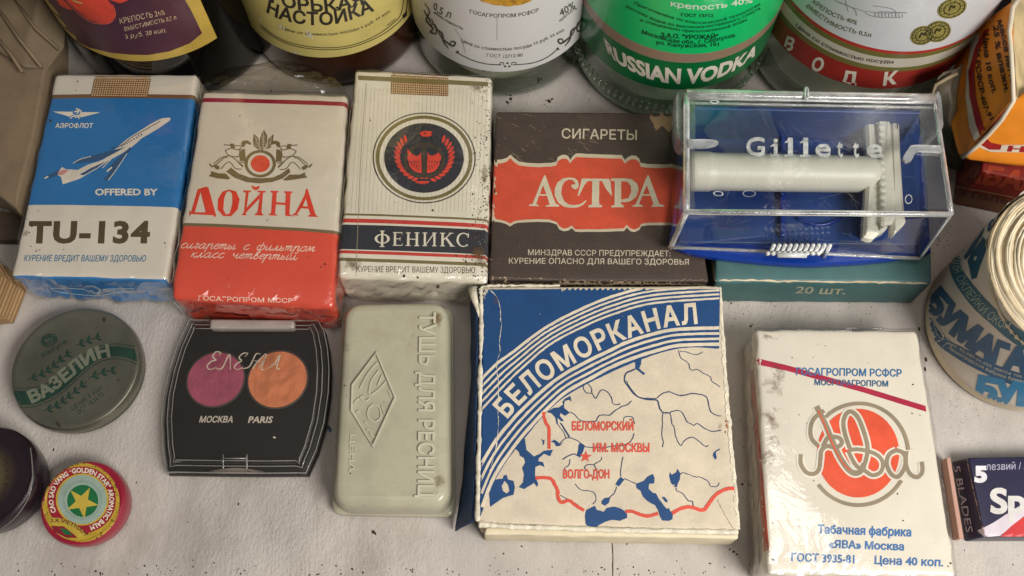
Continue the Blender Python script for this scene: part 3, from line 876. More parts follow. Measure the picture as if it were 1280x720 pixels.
# ============================================================ 4. brown and red carton
c = [(620, 139), (858, 141), (886, 352), (611, 350)]
t4 = pack_root('cigarette_box', 'square brown cigarette box with an orange-red scalloped label band', 'cigarette box', c, 20)
brown = pm('box_print_brown', hexc('3d3129'), rough=.6, mott=.15, mscale=150, grain=.22, worn=hexc('98846c'), wthr=.70, wscale=330, bump=.15, bscale=1500)
cardm = pm('raw_card', hexc('a8937a'), rough=.8, mott=.2, grime=.2, bump=.2, bscale=1200)
b4 = slab('box_body', c, 20, brown, t4, r=.9, step=2.5, disp=crumple(.1, .25, .35, 50))
z = lambda p: zz(600, 120, 2.77, p)
up = [(50, 222), (75, 220), (92, 215), (105, 203), (118, 216), (135, 227), (165, 232), (205, 234), (245, 232), (265, 228), (270, 212), (283, 205), (295, 204), (305, 208), (312, 222), (320, 210), (332, 199), (410, 202), (490, 205), (502, 222), (510, 214), (525, 206), (540, 207), (552, 218), (556, 232), (580, 236), (640, 237), (700, 232), (740, 225)]
lo_ = [(745, 450), (700, 447), (640, 448), (580, 448), (558, 452), (552, 464), (535, 472), (520, 468), (508, 456), (498, 468), (410, 471), (330, 471), (318, 458), (305, 466), (290, 469), (275, 462), (266, 446), (240, 437), (200, 436), (150, 438), (120, 442), (104, 452), (90, 444), (70, 438), (42, 434)]
Print(b4, rough=.5).poly(z(up + lo_)).build('label_border', I('b5a78f', worn=hexc('3d3129'), wthr=.70), t4)
cyc = 336
def shr(q, d):
    out = []
    for x, y in q:
        out.append((x, y + d if y < cyc else y - d))
    return out
Print(b4, rough=.4).poly(z(shr(up, 13) + shr(lo_, 9))).build('label_band', I('b8452e', grain=.15, mott=.12, mscale=200, worn=hexc('8d8070'), wthr=.72, wscale=500), t4, .13)
z = lambda p: zz(650, 200, 6.737, p)
pr = Print(b4, rough=.3)
pr.poly(z([(205, 128), (215, 135), (300, 368), (330, 382), (325, 394), (215, 394), (218, 384), (250, 378), (228, 302), (160, 302), (135, 375), (158, 380), (155, 392), (75, 388), (78, 376), (105, 372), (190, 160)]), z([(166, 290), (222, 290), (195, 215)]))
pr.poly(z([(485, 175), (495, 205), (490, 235), (465, 250), (440, 238), (430, 215), (445, 205), (460, 212), (465, 195), (445, 172), (410, 165), (375, 185), (352, 230), (348, 290), (370, 345), (410, 375), (450, 382), (500, 375), (530, 358), (555, 340), (560, 348), (530, 380), (490, 400), (430, 405), (370, 395), (320, 360), (292, 300), (292, 245), (315, 190), (360, 158), (410, 150), (460, 155)]))
pr.poly(z([(520, 158), (745, 160), (760, 175), (775, 305), (768, 300), (720, 240), (690, 178), (668, 178), (665, 375), (690, 385), (688, 400), (575, 400), (578, 385), (605, 375), (608, 178), (570, 180), (540, 215), (495, 305), (485, 300), (500, 240)]))
pr.poly(z([(765, 158), (880, 155), (940, 165), (985, 200), (1000, 250), (980, 310), (930, 350), (870, 358), (852, 350), (852, 375), (875, 385), (872, 400), (768, 400), (770, 388), (795, 378), (798, 180), (768, 175)]), z([(852, 180), (905, 185), (932, 220), (938, 265), (915, 320), (870, 335), (852, 330)]))
pr.poly(z([(1075, 128), (1085, 135), (1170, 368), (1215, 384), (1212, 396), (1105, 396), (1108, 385), (1125, 378), (1100, 302), (1030, 302), (1000, 375), (1035, 385), (1032, 396), (945, 396), (950, 384), (975, 375), (1060, 160)]), z([(1036, 290), (1095, 290), (1066, 215)]))
pr.build('lettering', I('b8ad95', worn=hexc('a8604a'), wthr=.66, wscale=600), t4, .16)
cw = I('b4a792')
Print(b4).text('СИГАРЕТЫ', (702, 173), (796, 175), 11.5, .012).build('lettering', cw, t4)
Print(b4).text('МИНЗДРАВ СССР ПРЕДУПРЕЖДАЕТ:', (660, 319), (838, 320.5), 6.6, .008, res=2).build('lettering', cw, t4)
Print(b4).text('КУРЕНИЕ ОПАСНО ДЛЯ ВАШЕГО ЗДОРОВЬЯ', (636, 329.5), (861, 331), 6.6, .008, res=2).build('lettering', cw, t4)
Print(b4, rough=2).poly([(611, 346), (660, 348), (720, 350), (800, 351), (886, 350), (886, 356), (700, 356), (611, 354)], jag=.6).build('worn_edge', cardm, t4, .15)
Print(b4, rough=2).poly([(618, 139), (622, 139), (616, 240), (614, 350), (610, 352)], jag=.5).build('worn_edge', cardm, t4, .15)
Print(b4, rough=1.5).poly([(812, 141), (842, 141), (842, 158), (836, 166), (828, 158), (820, 163), (815, 155)], jag=.7).build('torn_corner', pm('bare_card', hexc('8d7256'), rough=.8), t4, .15)
rr = random.Random(8)
flecks(b4, [(rr.choice([rr.uniform(618, 880), rr.gauss(760, 90)]), rr.uniform(142, 350), rr.uniform(.2, .55)) for _ in range(420)], t4, I('9c8b76'), name='scuff_marks', off=.19)
pr = Print(b4)
for _ in range(26):
    x, y = rr.uniform(620, 740), rr.uniform(142, 200); a = rr.uniform(.2, 1.0); l = rr.uniform(4, 14)
    pr.stroke([(x, y), (x + l * math.cos(a), y + l * math.sin(a))], .35, sm=1)
pr.build('scratch_marks', I('8d7c69'), t4, .2)

# ============================================================ 5. green box under the razor case
c = [(889, 150), (1158, 160), (1166, 354), (894, 352)]
t5 = pack_root('cigarette_box', 'dull green cigarette box lying under the clear razor case', 'cigarette box', c, 20)
gm = pm('box_print_green', hexc('3f6363'), rough=.55, mott=.14, mscale=120, grain=.12, worn=hexc('8d8f7a'), wthr=.72, wscale=400, grime=.2)
b5 = slab('box_body', c, 20, gm, t5, r=1.4, step=2.5, disp=crumple(.1, .3, .3, 60))
Print(b5).text('20 шт.', (993, 366), (1056, 367.5), 8, .02, shear=.35).build('lettering', I('9a9a82'), t5)
Print(b5, rough=1.2).stroke([(894, 350), (960, 351), (1040, 352), (1110, 353), (1164, 354)], 1.8, sm=6, jit=.5).build('worn_edge', I('b3a283'), t5, .15)
Print(b5, rough=1.2).stroke([(890, 318), (893, 350)], 2, sm=6, jit=.5).build('worn_edge', I('b09c7c'), t5, .15)

# ============================================================ 6. razor in its clear case
def case():
    Zb, Zt = 21.2, 49.0
    q = [P(x, y, Zb) for x, y in [(846, 160), (1146, 166), (1150, 322), (838, 312)]]
    cc = sum(q, Vector((0, 0, 0))) / 4
    t = thing('razor_case', 'clear plastic razor case with blue base and raised lettering, on the cigarette boxes', 'razor case', (cc.x, cc.y, Zb))
    blue = pm('blue_plastic', hexc('0c2f80'), rough=.22, mott=.12, spec=.6, bump=.04, bscale=200)
    blued = pm('blue_plastic_floor', hexc('21407c'), rough=.35, mott=.35, mscale=50, worn=hexc('3c5688'), wthr=.66, wscale=160)
    clear = film_mat('clear_plastic', (.93, .935, .94), 1.2, .07, 60, .12, .06)
    rim = pm('clear_plastic_rim', (.80, .80, .78), rough=.10, spec=.9, mott=.6, mscale=90, trans=.72, ior=1.45)
    catch = pm('catch_plastic', (.74, .74, .72), rough=.15, spec=.9, mott=.3, trans=.2)
    # blue base: front edge bows outwards
    out = smoothpath([(836, 300), (845, 240), (846, 175), (1000, 165), (1150, 172), (1158, 250), (1162, 312)], 1) 
    fr = smoothpath([(1162, 317), (1110, 327), (1040, 332.5), (990, 333), (930, 328), (870, 320), (836, 308)], 5)
    ol = [P(p.x, p.y, Zb + 1.5).xy for p in out + fr]
    base = loft('blue_base', ol, [(.8, Zb), (0, Zb + .5), (0, Zb + 2.6), (.6, Zb + 3.2)], blue, t)
    # inner tray floor, ribs and a round finger ridge, fixed to the base
    fl = [P(x, y, Zb + 5) for x, y in [(850, 140), (1150, 146), (1150, 306), (848, 303)]]
    slab('tray_floor', [v.xy for v in fl], Zb + 5, blued, t, z0=Zb + 3.2, r=.5, step=8)
    for x in (978, 1078):
        a, b_ = P(x, 142, Zb + 7), P(x, 296, Zb + 7)
        slab('tray_rib', [Vector((a.x - .9, a.y)), Vector((a.x + .9, a.y)), Vector((b_.x + .9, b_.y)), Vector((b_.x - .9, b_.y))], Zb + 8, blue, t, z0=Zb + 5, r=.5, step=6)
    tube('tray_ridge', [P(995 + 58 * k / 12, 272 + 9 * math.sin(math.pi * k / 12), Zb + 5.6) for k in range(13)], .6, blue, t)
    # lid: five clear walls
    T = [P(x, y, Zt) for x, y in [(858, 118), (1168, 124), (1189, 268), (858, 265)]]
    B = [P(x, y, Zb + 3) for x, y in [(846, 168), (1130, 172), (1150, 323), (838, 309)]]
    B[0].xy = T[0].xy + Vector((-1, 1)); B[1].xy = T[1].xy + Vector((1, 1))
    def wall(name, a, b_, c_, d, th):
        n = (b_ - a).cross(d - a).normalized() * th
        vs = [a, b_, c_, d, a + n, b_ + n, c_ + n, d + n]
        fs = [[0, 1, 2, 3], [7, 6, 5, 4], [0, 4, 5, 1], [1, 5, 6, 2], [2, 6, 7, 3], [3, 7, 4, 0]]
        return Body(name, vs, fs, clear, t, smooth=False)
    top = wall('lid_top', T[3], T[2], T[1], T[0], -.9)
    front = wall('lid_front', B[3], B[2], T[2], T[3], -.9)
    wall('lid_side', T[0], B[0], B[3], T[3], -.9); wall('lid_side', T[1], T[2], B[2], B[1], -.9)
    wall('lid_back', T[0], T[1], B[1], B[0], -.9)
    bw = [T[0] + Vector((3, -2.2, 0)), T[1] + Vector((-4, -2.2, 0))]
    slab('tray_back_wall', [bw[0].xy, bw[1].xy, bw[1].xy + Vector((0, -1.6)), bw[0].xy + Vector((0, -1.6))], 45.5, blued, t, z0=Zb + 3, r=.5, step=6)
    # thick moulded edges
    for a, b_, r_ in ((T[3], T[2], 1.05), (T[0], T[1], 2.0), (T[3], T[0], 1.2), (T[2], T[1], .9), (B[3], B[2], .7), (T[3], B[3], 1.1), (T[2], B[2], .6), (T[0] + Vector((0, -3.2, -.6)), T[1] + Vector((0, -3.2, -.6)), .5)):
        tube('lid_edge', [a.lerp(b_, k / 8) for k in range(9)], r_, rim, t, seg=10)
    # hinge lugs at both ends
    for pts in ([(842, 128), (845, 120), (852, 116), (858, 122), (857, 145), (856, 165), (862, 175), (856, 185), (846, 180), (842, 160)], [(1168, 118), (1174, 126), (1176, 150), (1176, 163), (1168, 172), (1160, 168), (1165, 150), (1163, 128)]):
        o = [P(x, y, 44).xy for x, y in pts]
        loft('hinge_lug', smoothpath(o, 3, True), [(.5, 38), (0, 39), (0, 46), (.6, 47)], rim, t)
    for pts in ([(842, 186), (846, 179), (868, 177), (893, 178), (896, 183), (880, 187), (860, 187), (846, 193)], [(1127, 202), (1134, 188), (1142, 184), (1183, 186), (1184, 193), (1146, 192), (1137, 204)]):
        o = Print(top, 4).poly(pts, sm=3).build('moulded_step', rim, t, 1.0)
        if o: q_ = o.modifiers.new('depth', 'SOLIDIFY'); q_.thickness = .0012; q_.offset = 0
    hz_ = film_mat('plastic_haze', (.86, .85, .83), .8, .35, 40, .1, .16)
    Print(top, 6, rough=2).poly([(859, 126), (869, 126), (868, 262), (859, 262)]).build('haze_patch', hz_, t, .3)
    Print(top, 6, rough=1.5).poly([(862, 118), (1166, 124), (1168, 131), (862, 126)]).build('haze_patch', hz_, t, .3)
    Print(top, 6, rough=3).poly([(1150, 135), (1166, 132), (1186, 262), (1156, 262), (1150, 200)]).build('haze_patch', hz_, t, .3)
    Print(top, 6, rough=3).poly([(900, 140), (960, 135), (975, 175), (950, 200), (905, 190), (880, 165)]).build('haze_patch', film_mat('plastic_haze_faint', (.96, .96, .95), .8, .4, 60, .1, .05), t, .3)
    Print(front, 6, rough=2).poly([(1050, 300), (1110, 300), (1130, 312), (1100, 318), (1045, 316)]).build('haze_patch', hz_, t, .3)
    # ribbed thumb catch on the front wall
    def onf(x, y): return front.hit(x, y, 1.4) or P(x, y, 30)
    for k in range(11):
        x = 962 + k * 7.0
        tube('thumb_catch_ridge', [onf(x + 5, 302), onf(x + 1, 310), onf(x - 3, 317.5)], .75, catch, t, seg=6)
    tube('thumb_catch_lip', [onf(972, 319), onf(1008, 319.5)], .9, catch, t, seg=8)
    # raised lettering and mould marks on the lid
    lm = pm('raised_clear_letters', (.80, .80, .78), rough=.12, spec=.9, mott=.45, mscale=500, trans=.5, ior=1.3)
    SP = Print(top, 4)
    for ch, x0, x1 in (('G', 932, 955), ('i', 962, 974), ('l', 980, 993), ('l', 999, 1012), ('e', 1018, 1037), ('t', 1041, 1056), ('t', 1061, 1076), ('e', 1082, 1101)):
        y = 196.5 + (x0 - 932) * .012
        V, F = text_mesh(ch, .015, 6)
        a0, a1 = min(v.x for v in V), max(v.x for v in V); k = 17.5 if ch in 'Gill' else 17.5
        wd = x1 - x0 - (3 if ch != 'G' and ch != 'e' else 0)
        o0 = x0 + (1.5 if ch not in 'Ge' else 0)
        wd = wd if ch in 'Ge' else wd * .62; o0 = o0 if ch in 'Ge' else o0 + 2.2
        SP.add([(o0 + (v.x - a0) / (a1 - a0) * wd, y - v.y / CAP * 22) if ch in 'G' else (o0 + (v.x - a0) / (a1 - a0) * wd, y - v.y / CAP * 22) for v in V], F)
        if ch in 'il': SP.stroke([(x0 - .5, y - .3), (x1 - 1, y - .3)], 1.6, sm=1)
        if ch in 'il': SP.poly([(x0, y - (17 if ch == 'l' else 12)), (x0 + 5, y - (21 if ch == 'l' else 15.5)), (x0 + 6, y - (17 if ch == 'l' else 12))])
    lo = SP.build('lettering', lm, t, 1.0)
    sm_ = lo.modifiers.new('depth', 'SOLIDIFY'); sm_.thickness = .0007; sm_.offset = 0
    pr = Print(top, 4)
    pr.ellipse((892.5, 128.5), 6, 2.4, 0, inner=.55).ellipse((897.5, 243), 6.4, 3.2, .1, inner=.72).ellipse((1135, 250), 4.5, 6, .1, inner=.8).ellipse((936, 243), 8, 4, 0, inner=.9)
    pr.build('mould_mark', lm, t, .6)
    rs = random.Random(3); pr = Print(top, 6)
    for _ in range(120):
        x, y = rs.uniform(865, 1135), rs.uniform(130, 262); a = rs.gauss(.5, .8); l = rs.uniform(2, 16) if rs.random() < .7 else rs.uniform(15, 34)
        pr.stroke([(x, y), (x + l * math.cos(a) * .5, y + l * math.sin(a) * .42), (x + l * math.cos(a), y + l * math.sin(a))], rs.uniform(.15, .4), sm=3)
    pr.build('scratch_marks', film_mat('scratch', (.93, .93, .93), 1, .5, 100, 0, .22), t, .5)
    pr = Print(front, 6)
    for _ in range(40):
        x, y = rs.uniform(865, 1120), rs.uniform(272, 312); a = rs.gauss(-.3, .7); l = rs.uniform(3, 20)
        pr.stroke([(x, y), (x + l * math.cos(a), y + l * math.sin(a))], rs.uniform(.15, .4), sm=1)
    pr.build('scratch_marks', film_mat('scratch_front', (.93, .93, .93), 1, .5, 100, 0, .22), t, .5)
    # hook on the back edge
    tube('hanging_hook', [P(1008 + 2 * math.cos(a), 117 + 8 * math.sin(a), 51) for a in [2 * math.pi * k / 14 for k in range(14)]], .45, rim, t, seg=6, closed=True)
    fl_m = pm('residue', hexc('a89c7c'), rough=.7)
    tf = Body.__new__(Body); tf.vs = None
    return t, front, top
tcase, FRONT, LIDTOP = case()
# razor inside
def razor():
    ivory = pm('ivory_plastic', hexc('d8d4c4'), rough=.38, mott=.05, mscale=60, sss=.15, bump=.04, bscale=300)
    zc = 35.5
    a, b_ = P(858, 214, zc), P(1096, 218, zc)
    t = thing('safety_razor', 'ivory plastic safety razor lying inside the clear case', 'razor', ((a.x + b_.x) / 2, (a.y + b_.y) / 2, 27))
    d = (b_ - a)
    prof = [(0, 5.2), (.01, 6.7), (.03, 7.2), (.13, 7.2), (.135, 6.7), (.14, 6.8), (.5, 6.8), (.9, 6.6), (.97, 6.2), (1.0, 5.4)]
    def rr_(f):
        for (x0, r0), (x1, r1) in zip(prof, prof[1:]):
            if x0 <= f <= x1: return r0 + (r1 - r0) * (f - x0) / (x1 - x0)
        return prof[-1][1]
    N = 60
    tube('handle', [a.lerp(b_, k / N) for k in range(N + 1)], rr_, ivory, t, seg=28)
    # head: guard plate with scalloped edge, and the narrower cap plate
    h = 38
    g = [(1083, 142), (1088, 138), (1104, 131), (1110, 133), (1113, 150), (1113, 200), (1112, 262), (1110, 284), (1098, 292), (1092, 297), (1082, 295), (1080, 288), (1083, 240), (1084, 190)]
    loft('guard_plate', smoothpath([P(x, y, h).xy for x, y in g], 3, True), [(1, h - 5), (0, h - 4), (0, h - 1.2), (1.0, h)], ivory, t)
    g = [(1115, 132), (1120, 132), (1124, 137), (1127, 200), (1131, 262), (1133, 276), (1126, 284), (1116, 288), (1116, 230), (1114, 160)]
    loft('cap_plate', smoothpath([P(x, y, h + 1).xy for x, y in g], 3, True), [(.8, h - 4.5), (0, h - 3.6), (0, h), (.8, h + 1)], ivory, t)
    g = [(1096, 136), (1106, 131), (1112, 133), (1117, 200), (1120, 270), (1106, 280), (1101, 278), (1100, 200)]
    loft('blade_bed', smoothpath([P(x, y, h + 2).xy for x, y in g], 3, True), [(.5, h - 1), (0, h), (0, h + 1), (.9, h + 2)], ivory, t)
    for k in range(13):
        p = P(1101.5 + k * .25, 150 + k * 8.8, h + 1.6)
        lathe('guard_tooth', (p.x, p.y), [(.2, h + 2.4), (1.2, h + 1.9), (1.5, h + 1.0), (1.5, h - .4)][::-1], ivory, t, seg=12)
    # handle printing, faint
    return t
razor()

# ============================================================ 7. map pack
c = [(603, 358), (901, 357), (924, 664), (598, 654)]
t7 = pack_root('cigarette_box', 'battered blue and cream cigarette box printed with a map of waterways', 'cigarette box', c, 22)
cream = pm('map_paper', hexc('c6b8a2'), rough=.7, mott=.12, mscale=120, grain=.07, bump=.2, bscale=900, grime=.12, gscale=45)
b7 = slab('box_body', c, 22, cream, t7, r=1.0, step=2.0, disp=crumple(.10, .5, .45, 71))
bl = pm('ink_map_blue', hexc('0a3c6c'), rough=.6, mott=.12, mscale=90, grain=.10, worn=hexc('8fa3b2'), wthr=.70, wscale=650)
Mend = [(899, 436), (865, 434.5), (834, 439), (790, 454), (740, 477), (705, 497), (680, 519), (655, 549), (638, 570), (626, 588), (612, 613), (603, 640)]
tpl = [(603, 357.5), (700, 357), (810, 357), (900, 356.5)]
Print(b7, rough=.4).poly(tpl + [(p.x, p.y) for p in smoothpath(Mend, 5)] + [(600, 646)]).build('blue_field', bl, t7)
L1 = [(600, 476), (621, 455), (642, 439.5), (680, 411), (720, 389.5), (765, 371), (815, 359), (899, 353)]
L5 = [(598, 516), (632, 480), (655, 458), (687, 431), (728, 409), (765, 393.5), (815, 379.5), (899, 373)]
M1 = [(600, 584), (610, 566), (621, 549), (638, 528), (655, 510), (680, 487), (705, 468), (740, 449), (759, 440), (784, 428), (815, 418), (846, 412), (899, 410)]
M4 = [(603, 634), (613, 606), (624, 585), (642, 559), (658, 539), (682, 513), (707, 490.5), (740, 472), (760, 461), (788, 449), (817, 439.5), (849, 432), (899, 430.5)]
cr_ = I('cfc1aa', grain=.10, worn=hexc('6f8296'), wthr=.72, wscale=800)
pr = Print(b7, rough=.5, maxlen=7)
for k in range(5):
    f = k / 4; pr.stroke([Vector(a).lerp(Vector(b_), f) for a, b_ in zip(L1, L5)], 3.4 if k == 0 else 2.5)
for k in range(4):
    f = k / 3; pr.stroke([Vector(a).lerp(Vector(b_), f) for a, b_ in zip(M1, M4)], 4.2 if k in (0, 3) else 3.0)
pr.build('arc_stripes', cr_, t7, .14, zmin=21)
pr = Print(b7, rough=.3)
pr.text('БЕЛОМОРКАНАЛ', None, None, 23, .032, path=[(634, 523), (655, 500), (683, 476), (711, 457.5), (745, 439.5), (783, 423), (829, 409), (872, 404)], sp=1.18)
pr.build('lettering', cr_, t7, .16)
bl2 = pm('ink_map_river', hexc('123459'), rough=.6, mott=.15)
A = lambda p: zz(580, 530, 8, p); B_ = lambda p: zz(740, 440, 8, p); D_ = lambda p: zz(740, 530, 8, p); E_ = lambda p: zz(570, 600, 8, p); F_ = lambda p: zz(780, 600, 8, p); G_ = lambda p: zz(580, 440, 8, p)
K_ = lambda p: zz(640, 430, 3.789, p)
class _Sea:
    def poly(s, *l): Print(b7, rough=.5).poly(*l).build('sea_print', bl, t7, .13)
sea = _Sea()
sea.poly(A([(590, 120), (612, 150), (625, 260), (700, 325), (760, 300), (800, 268), (892, 258), (860, 322), (800, 300), (750, 340), (742, 372), (790, 382), (805, 432), (760, 410), (715, 430), (712, 520), (742, 600), (730, 632), (700, 590), (678, 605), (600, 652), (548, 632), (590, 585), (602, 510), (580, 440), (612, 385), (600, 342), (562, 322), (550, 280), (515, 248), (540, 190)]))
sea.poly(E_([(350, 40), (330, 120), (342, 270), (380, 240), (420, 215), (470, 180), (520, 165), (575, 150), (590, 82), (575, 10), (520, -5), (505, -50), (480, -45), (470, -10), (400, -5)]), E_([(488, 10), (455, 60), (470, 110), (510, 138), (538, 110), (522, 50)]))
sea.poly(A([(770, 145), (790, 165), (805, 160), (800, 205), (785, 215), (790, 185)]))
sea.poly(A([(870, 180), (905, 160), (935, 175), (960, 205), (985, 190), (1000, 180), (960, 222), (920, 222), (905, 190)]))
sea.poly(G_([(830, 600), (900, 560), (950, 555), (1000, 520), (1000, 560), (1060, 610), (1010, 640), (965, 610), (960, 640), (1000, 690), (975, 695), (935, 660), (940, 720), (925, 720), (915, 660), (880, 620)]))
sea.poly(G_([(985, 500), (1010, 470), (1065, 440), (1075, 500), (1050, 480), (1010, 490), (1000, 540)]))
sea.poly(A([(1150, 200), (1175, 195), (1210, 215), (1195, 265), (1160, 340), (1130, 310), (1140, 265)]))
# black and caspian shaped waters
sea.poly(F_([(120, 40), (200, 10), (230, -30), (290, -60), (305, -20), (300, 35), (250, 40), (245, 90), (290, 130), (320, 135), (350, 190), (400, 260), (430, 290), (450, 280), (462, 310), (488, 340), (485, 390), (450, 410), (380, 405), (355, 360), (340, 300), (310, 255), (240, 215), (190, 170), (165, 110), (125, 85)]))
sea.poly(zz(660, 500, 4, [(290, 550), (335, 530), (345, 550), (380, 560), (395, 540), (430, 533), (470, 545), (495, 565), (495, 590), (460, 605), (420, 600), (385, 610), (355, 625), (345, 645), (315, 645), (288, 620), (285, 580)]))
sea.poly(zz(660, 500, 4, [(368, 505), (385, 490), (412, 490), (405, 515), (385, 530), (368, 520)]))
sea.poly(F_([(385, 165), (410, 172), (435, 205), (435, 225), (415, 222), (385, 185)]))
sea.poly(D_([(780, 482), (800, 510), (840, 485), (855, 450), (885, 495), (880, 555), (855, 600), (850, 635), (825, 630), (790, 590), (772, 520)]), D_([(812, 605), (825, 602), (828, 620), (815, 622)]))
sea.poly(D_([(1280, 255), (1240, 280), (1240, 300), (1250, 340), (1230, 358), (1210, 320), (1215, 290), (1250, 260), (1280, 245)]))
sea.poly(D_([(285, 530), (325, 555), (270, 625), (232, 605)]))
sea.poly(B_([(425, 90), (495, 72), (490, 120), (470, 165), (530, 215), (515, 230), (450, 180), (430, 175), (435, 130)]))
rv = Print(b7, rough=.5)
for q, wd in (
    (B_([(430, 175), (345, 212), (325, 280), (365, 350), (440, 435), (540, 475), (640, 480), (660, 500), (680, 570), (715, 608), (780, 608)]), 1.7),
    (B_([(345, 290), (400, 385), (470, 450), (560, 465), (645, 465)]), 1.0),
    (B_([(645, 465), (710, 415), (775, 400), (850, 430), (930, 435), (1000, 418), (1130, 440), (1165, 510), (1185, 595), (1260, 640), (1290, 640)]), 1.3),
    (B_([(780, 608), (815, 592), (880, 590), (915, 630), (955, 700), (1010, 730)]) + D_([(1020, 15), (1060, 0), (1120, 40), (1200, 75), (1290, 62)]), 1.1),
    (B_([(715, 608), (705, 650), (705, 720)]) + D_([(700, 60), (700, 130), (715, 180), (705, 235)]), 1.0),
    (B_([(780, 608), (795, 680), (800, 720)]) + D_([(820, 30), (835, 120), (885, 218), (920, 175), (990, 132), (1060, 165), (1130, 225), (1165, 215)]), 1.1),
    (B_([(865, -10), (890, 60), (960, 110), (980, 170), (1010, 185), (1050, 175), (1110, 210), (1185, 250), (1200, 295), (1280, 350)]), 1.0),
    (B_([(880, -5), (940, 0), (1040, 30), (1110, 0)]), .8),
    (B_([(-90, 320), (-70, 400), (0, 420), (38, 465), (70, 410), (100, 380), (160, 405), (195, 460), (210, 520), (250, 530), (285, 520)]), 1.1),
    (G_([(1240, 320), (1275, 360), (1280, 420)]), 1.1),
    (G_([(1060, 600), (1110, 630), (1170, 690), (1280, 695)]) + B_([(40, 690), (70, 640), (120, 630), (180, 630), (230, 590), (300, 545), (360, 525), (395, 490)]), 1.2),
    (B_([(315, 700), (325, 655), (400, 648), (420, 690), (430, 720)]), .9),
    (A([(935, 0), (1000, 90), (1020, 145)]), .9), (A([(965, -10), (1055, 130)]), 2.0), (A([(940, 215), (1010, 150), (1060, 140), (1130, 165), (1180, 205)]), 1.1),
    (A([(1210, 230), (1280, 235), (1400, 235), (1480, 225), (1610, 210), (1680, 160), (1700, 95)]), 1.1),
    (A([(985, 352), (1090, 302), (1150, 325)]), 1.3), (A([(1060, 350), (1052, 410), (1005, 445), (1030, 495)]), 1.0), (A([(1205, 440), (1230, 410), (1300, 405), (1370, 360), (1375, 330)]), 1.0),
    (A([(1200, 430), (1230, 475)]), 1.3), (A([(1300, 408), (1345, 490)]), 1.2),
    (A([(1110, 600), (1170, 660), (1260, 672), (1310, 700), (1320, 760), (1290, 800)]), 1.0),
    (D_([(310, 330), (285, 470), (290, 530)]), 1.1), (D_([(325, 548), (440, 600)]), 1.2), (D_([(245, 630), (225, 690), (180, 730), (150, 745)]), 1.0),
    (F_([(520, 80), (530, 110), (590, 140), (640, 205), (685, 215), (690, 250), (735, 295)]), 1.1),
    (D_([(880, 505), (920, 490), (1030, 530), (1080, 530), (1160, 575), (1190, 622), (1250, 625), (1275, 590)]), 1.0),
    (E_([(1045, 155), (1120, 195), (1190, 230), (1280, 300)]), 1.0),
): rv.stroke(q, wd, sm=4, jit=.22)
rv.build('river_print', bl2, t7, .14)
rd = I('c94734', rough=.55, worn=hexc('c9a58c'), wthr=.70, wscale=800)
rp = Print(b7, rough=.6)
rp.stroke(G_([(800, 600), (800, 650), (825, 720)]) + A([(850, 40), (852, 140), (850, 250)]), 4, sm=4)
rp.stroke(A([(715, 540), (860, 545), (915, 620), (945, 690)]) + E_([(1015, 130), (1030, 200), (1060, 225), (1130, 205), (1190, 250), (1280, 305)]), 4.2, sm=5)
rp.stroke(F_([(15, 315), (80, 315), (160, 345), (240, 360), (340, 335)]), 4.2).stroke(F_([(480, 335), (560, 290), (640, 270), (700, 280), (760, 300), (810, 290), (860, 220), (930, 140), (1030, 90), (1105, 85)]), 4.4)
star = [(685.5 + .2, 571)]
sc_ = (732, 571); rp.poly([(sc_[0] + (8 if k % 2 == 0 else 3.2) * math.sin(R(36 * k + 5)), sc_[1] - (8 if k % 2 == 0 else 3.2) * math.cos(R(36 * k + 5))) for k in range(10)])
rp.build('canal_print', rd, t7, .17)
Print(b7, rough=.4).text('БЕЛОМОРСКИЙ', (715, 538), (792, 538), 10, .035).build('lettering', rd, t7, .2)
Print(b7, rough=.4).text('ИМ. МОСКВЫ', (741.5, 565), (812, 565), 10, .035).build('lettering', rd, t7, .2)
Print(b7, rough=.4).text('ВОЛГО-ДОН', (704, 598), (762, 598), 10, .035).build('lettering', rd, t7, .2)
we = pm('frayed_paper', hexc('d8cfba'), rough=.85, mott=.25, mscale=300, bump=.6, bscale=1500, grime=.35, gscale=90)
def ragged(name, body, pts, wd, root, off=.22, m=None, jit=.8, n=14, zmin=None):
    pr = Print(body, rough=jit * 1.3, rfreq=.45); sd = random.uniform(0, 99)
    pr.stroke(pts, lambda f: max(.15, wd * (.75 + 1.1 * nz(f * 40, sd) + .8 * nz(f * 130, sd, 4))), sm=n * 2); return pr.build(name, m or we, root, off, zmin=zmin)
ragged('frayed_edge', b7, [(602, 362), (603, 400), (602, 450), (600, 520), (599, 600), (598, 652)], 4.2, t7)
ragged('frayed_edge', b7, [(603, 376), (608, 364), (616, 357)], 4.5, t7, jit=1.0)
ragged('frayed_edge', b7, [(612, 359), (680, 357.5), (760, 357), (898, 357)], 1.2, t7, jit=.7)
ragged('frayed_edge', b7, [(900, 358), (903, 420), (908, 500), (915, 580), (922, 660)], 4.2, t7, jit=.5)
ragged('frayed_edge', b7, [(600, 654), (640, 657), (700, 660), (800, 664), (922, 665)], 6.5, t7, jit=.8)
ragged('crease', b7, zz(580, 350, 8, [(255, 95), (330, 180), (362, 285), (365, 400), (375, 450), (355, 620), (360, 720)]) + zz(580, 440, 8, [(330, 100), (330, 200), (345, 330), (340, 600), (345, 720)]) + [(620, 560), (612, 590)], .9, t7, off=.24, jit=.35, n=8)
ragged('crease', b7, F_([(935, 200), (1010, 350), (1090, 480)]), .6, t7, off=.24, jit=.3, m=I('93816a'))
flecks(b7, scatter(70, 606, 362, 895, 640, .2, .5, 9), t7, I('a9a590'), name='scuff_marks', off=.23)
flecks(b7, [(908, 527, 2.6), (909, 533, 3.0), (907, 540, 2.2)], t7, I('9d6a4c'), name='stain_mark', off=.23)
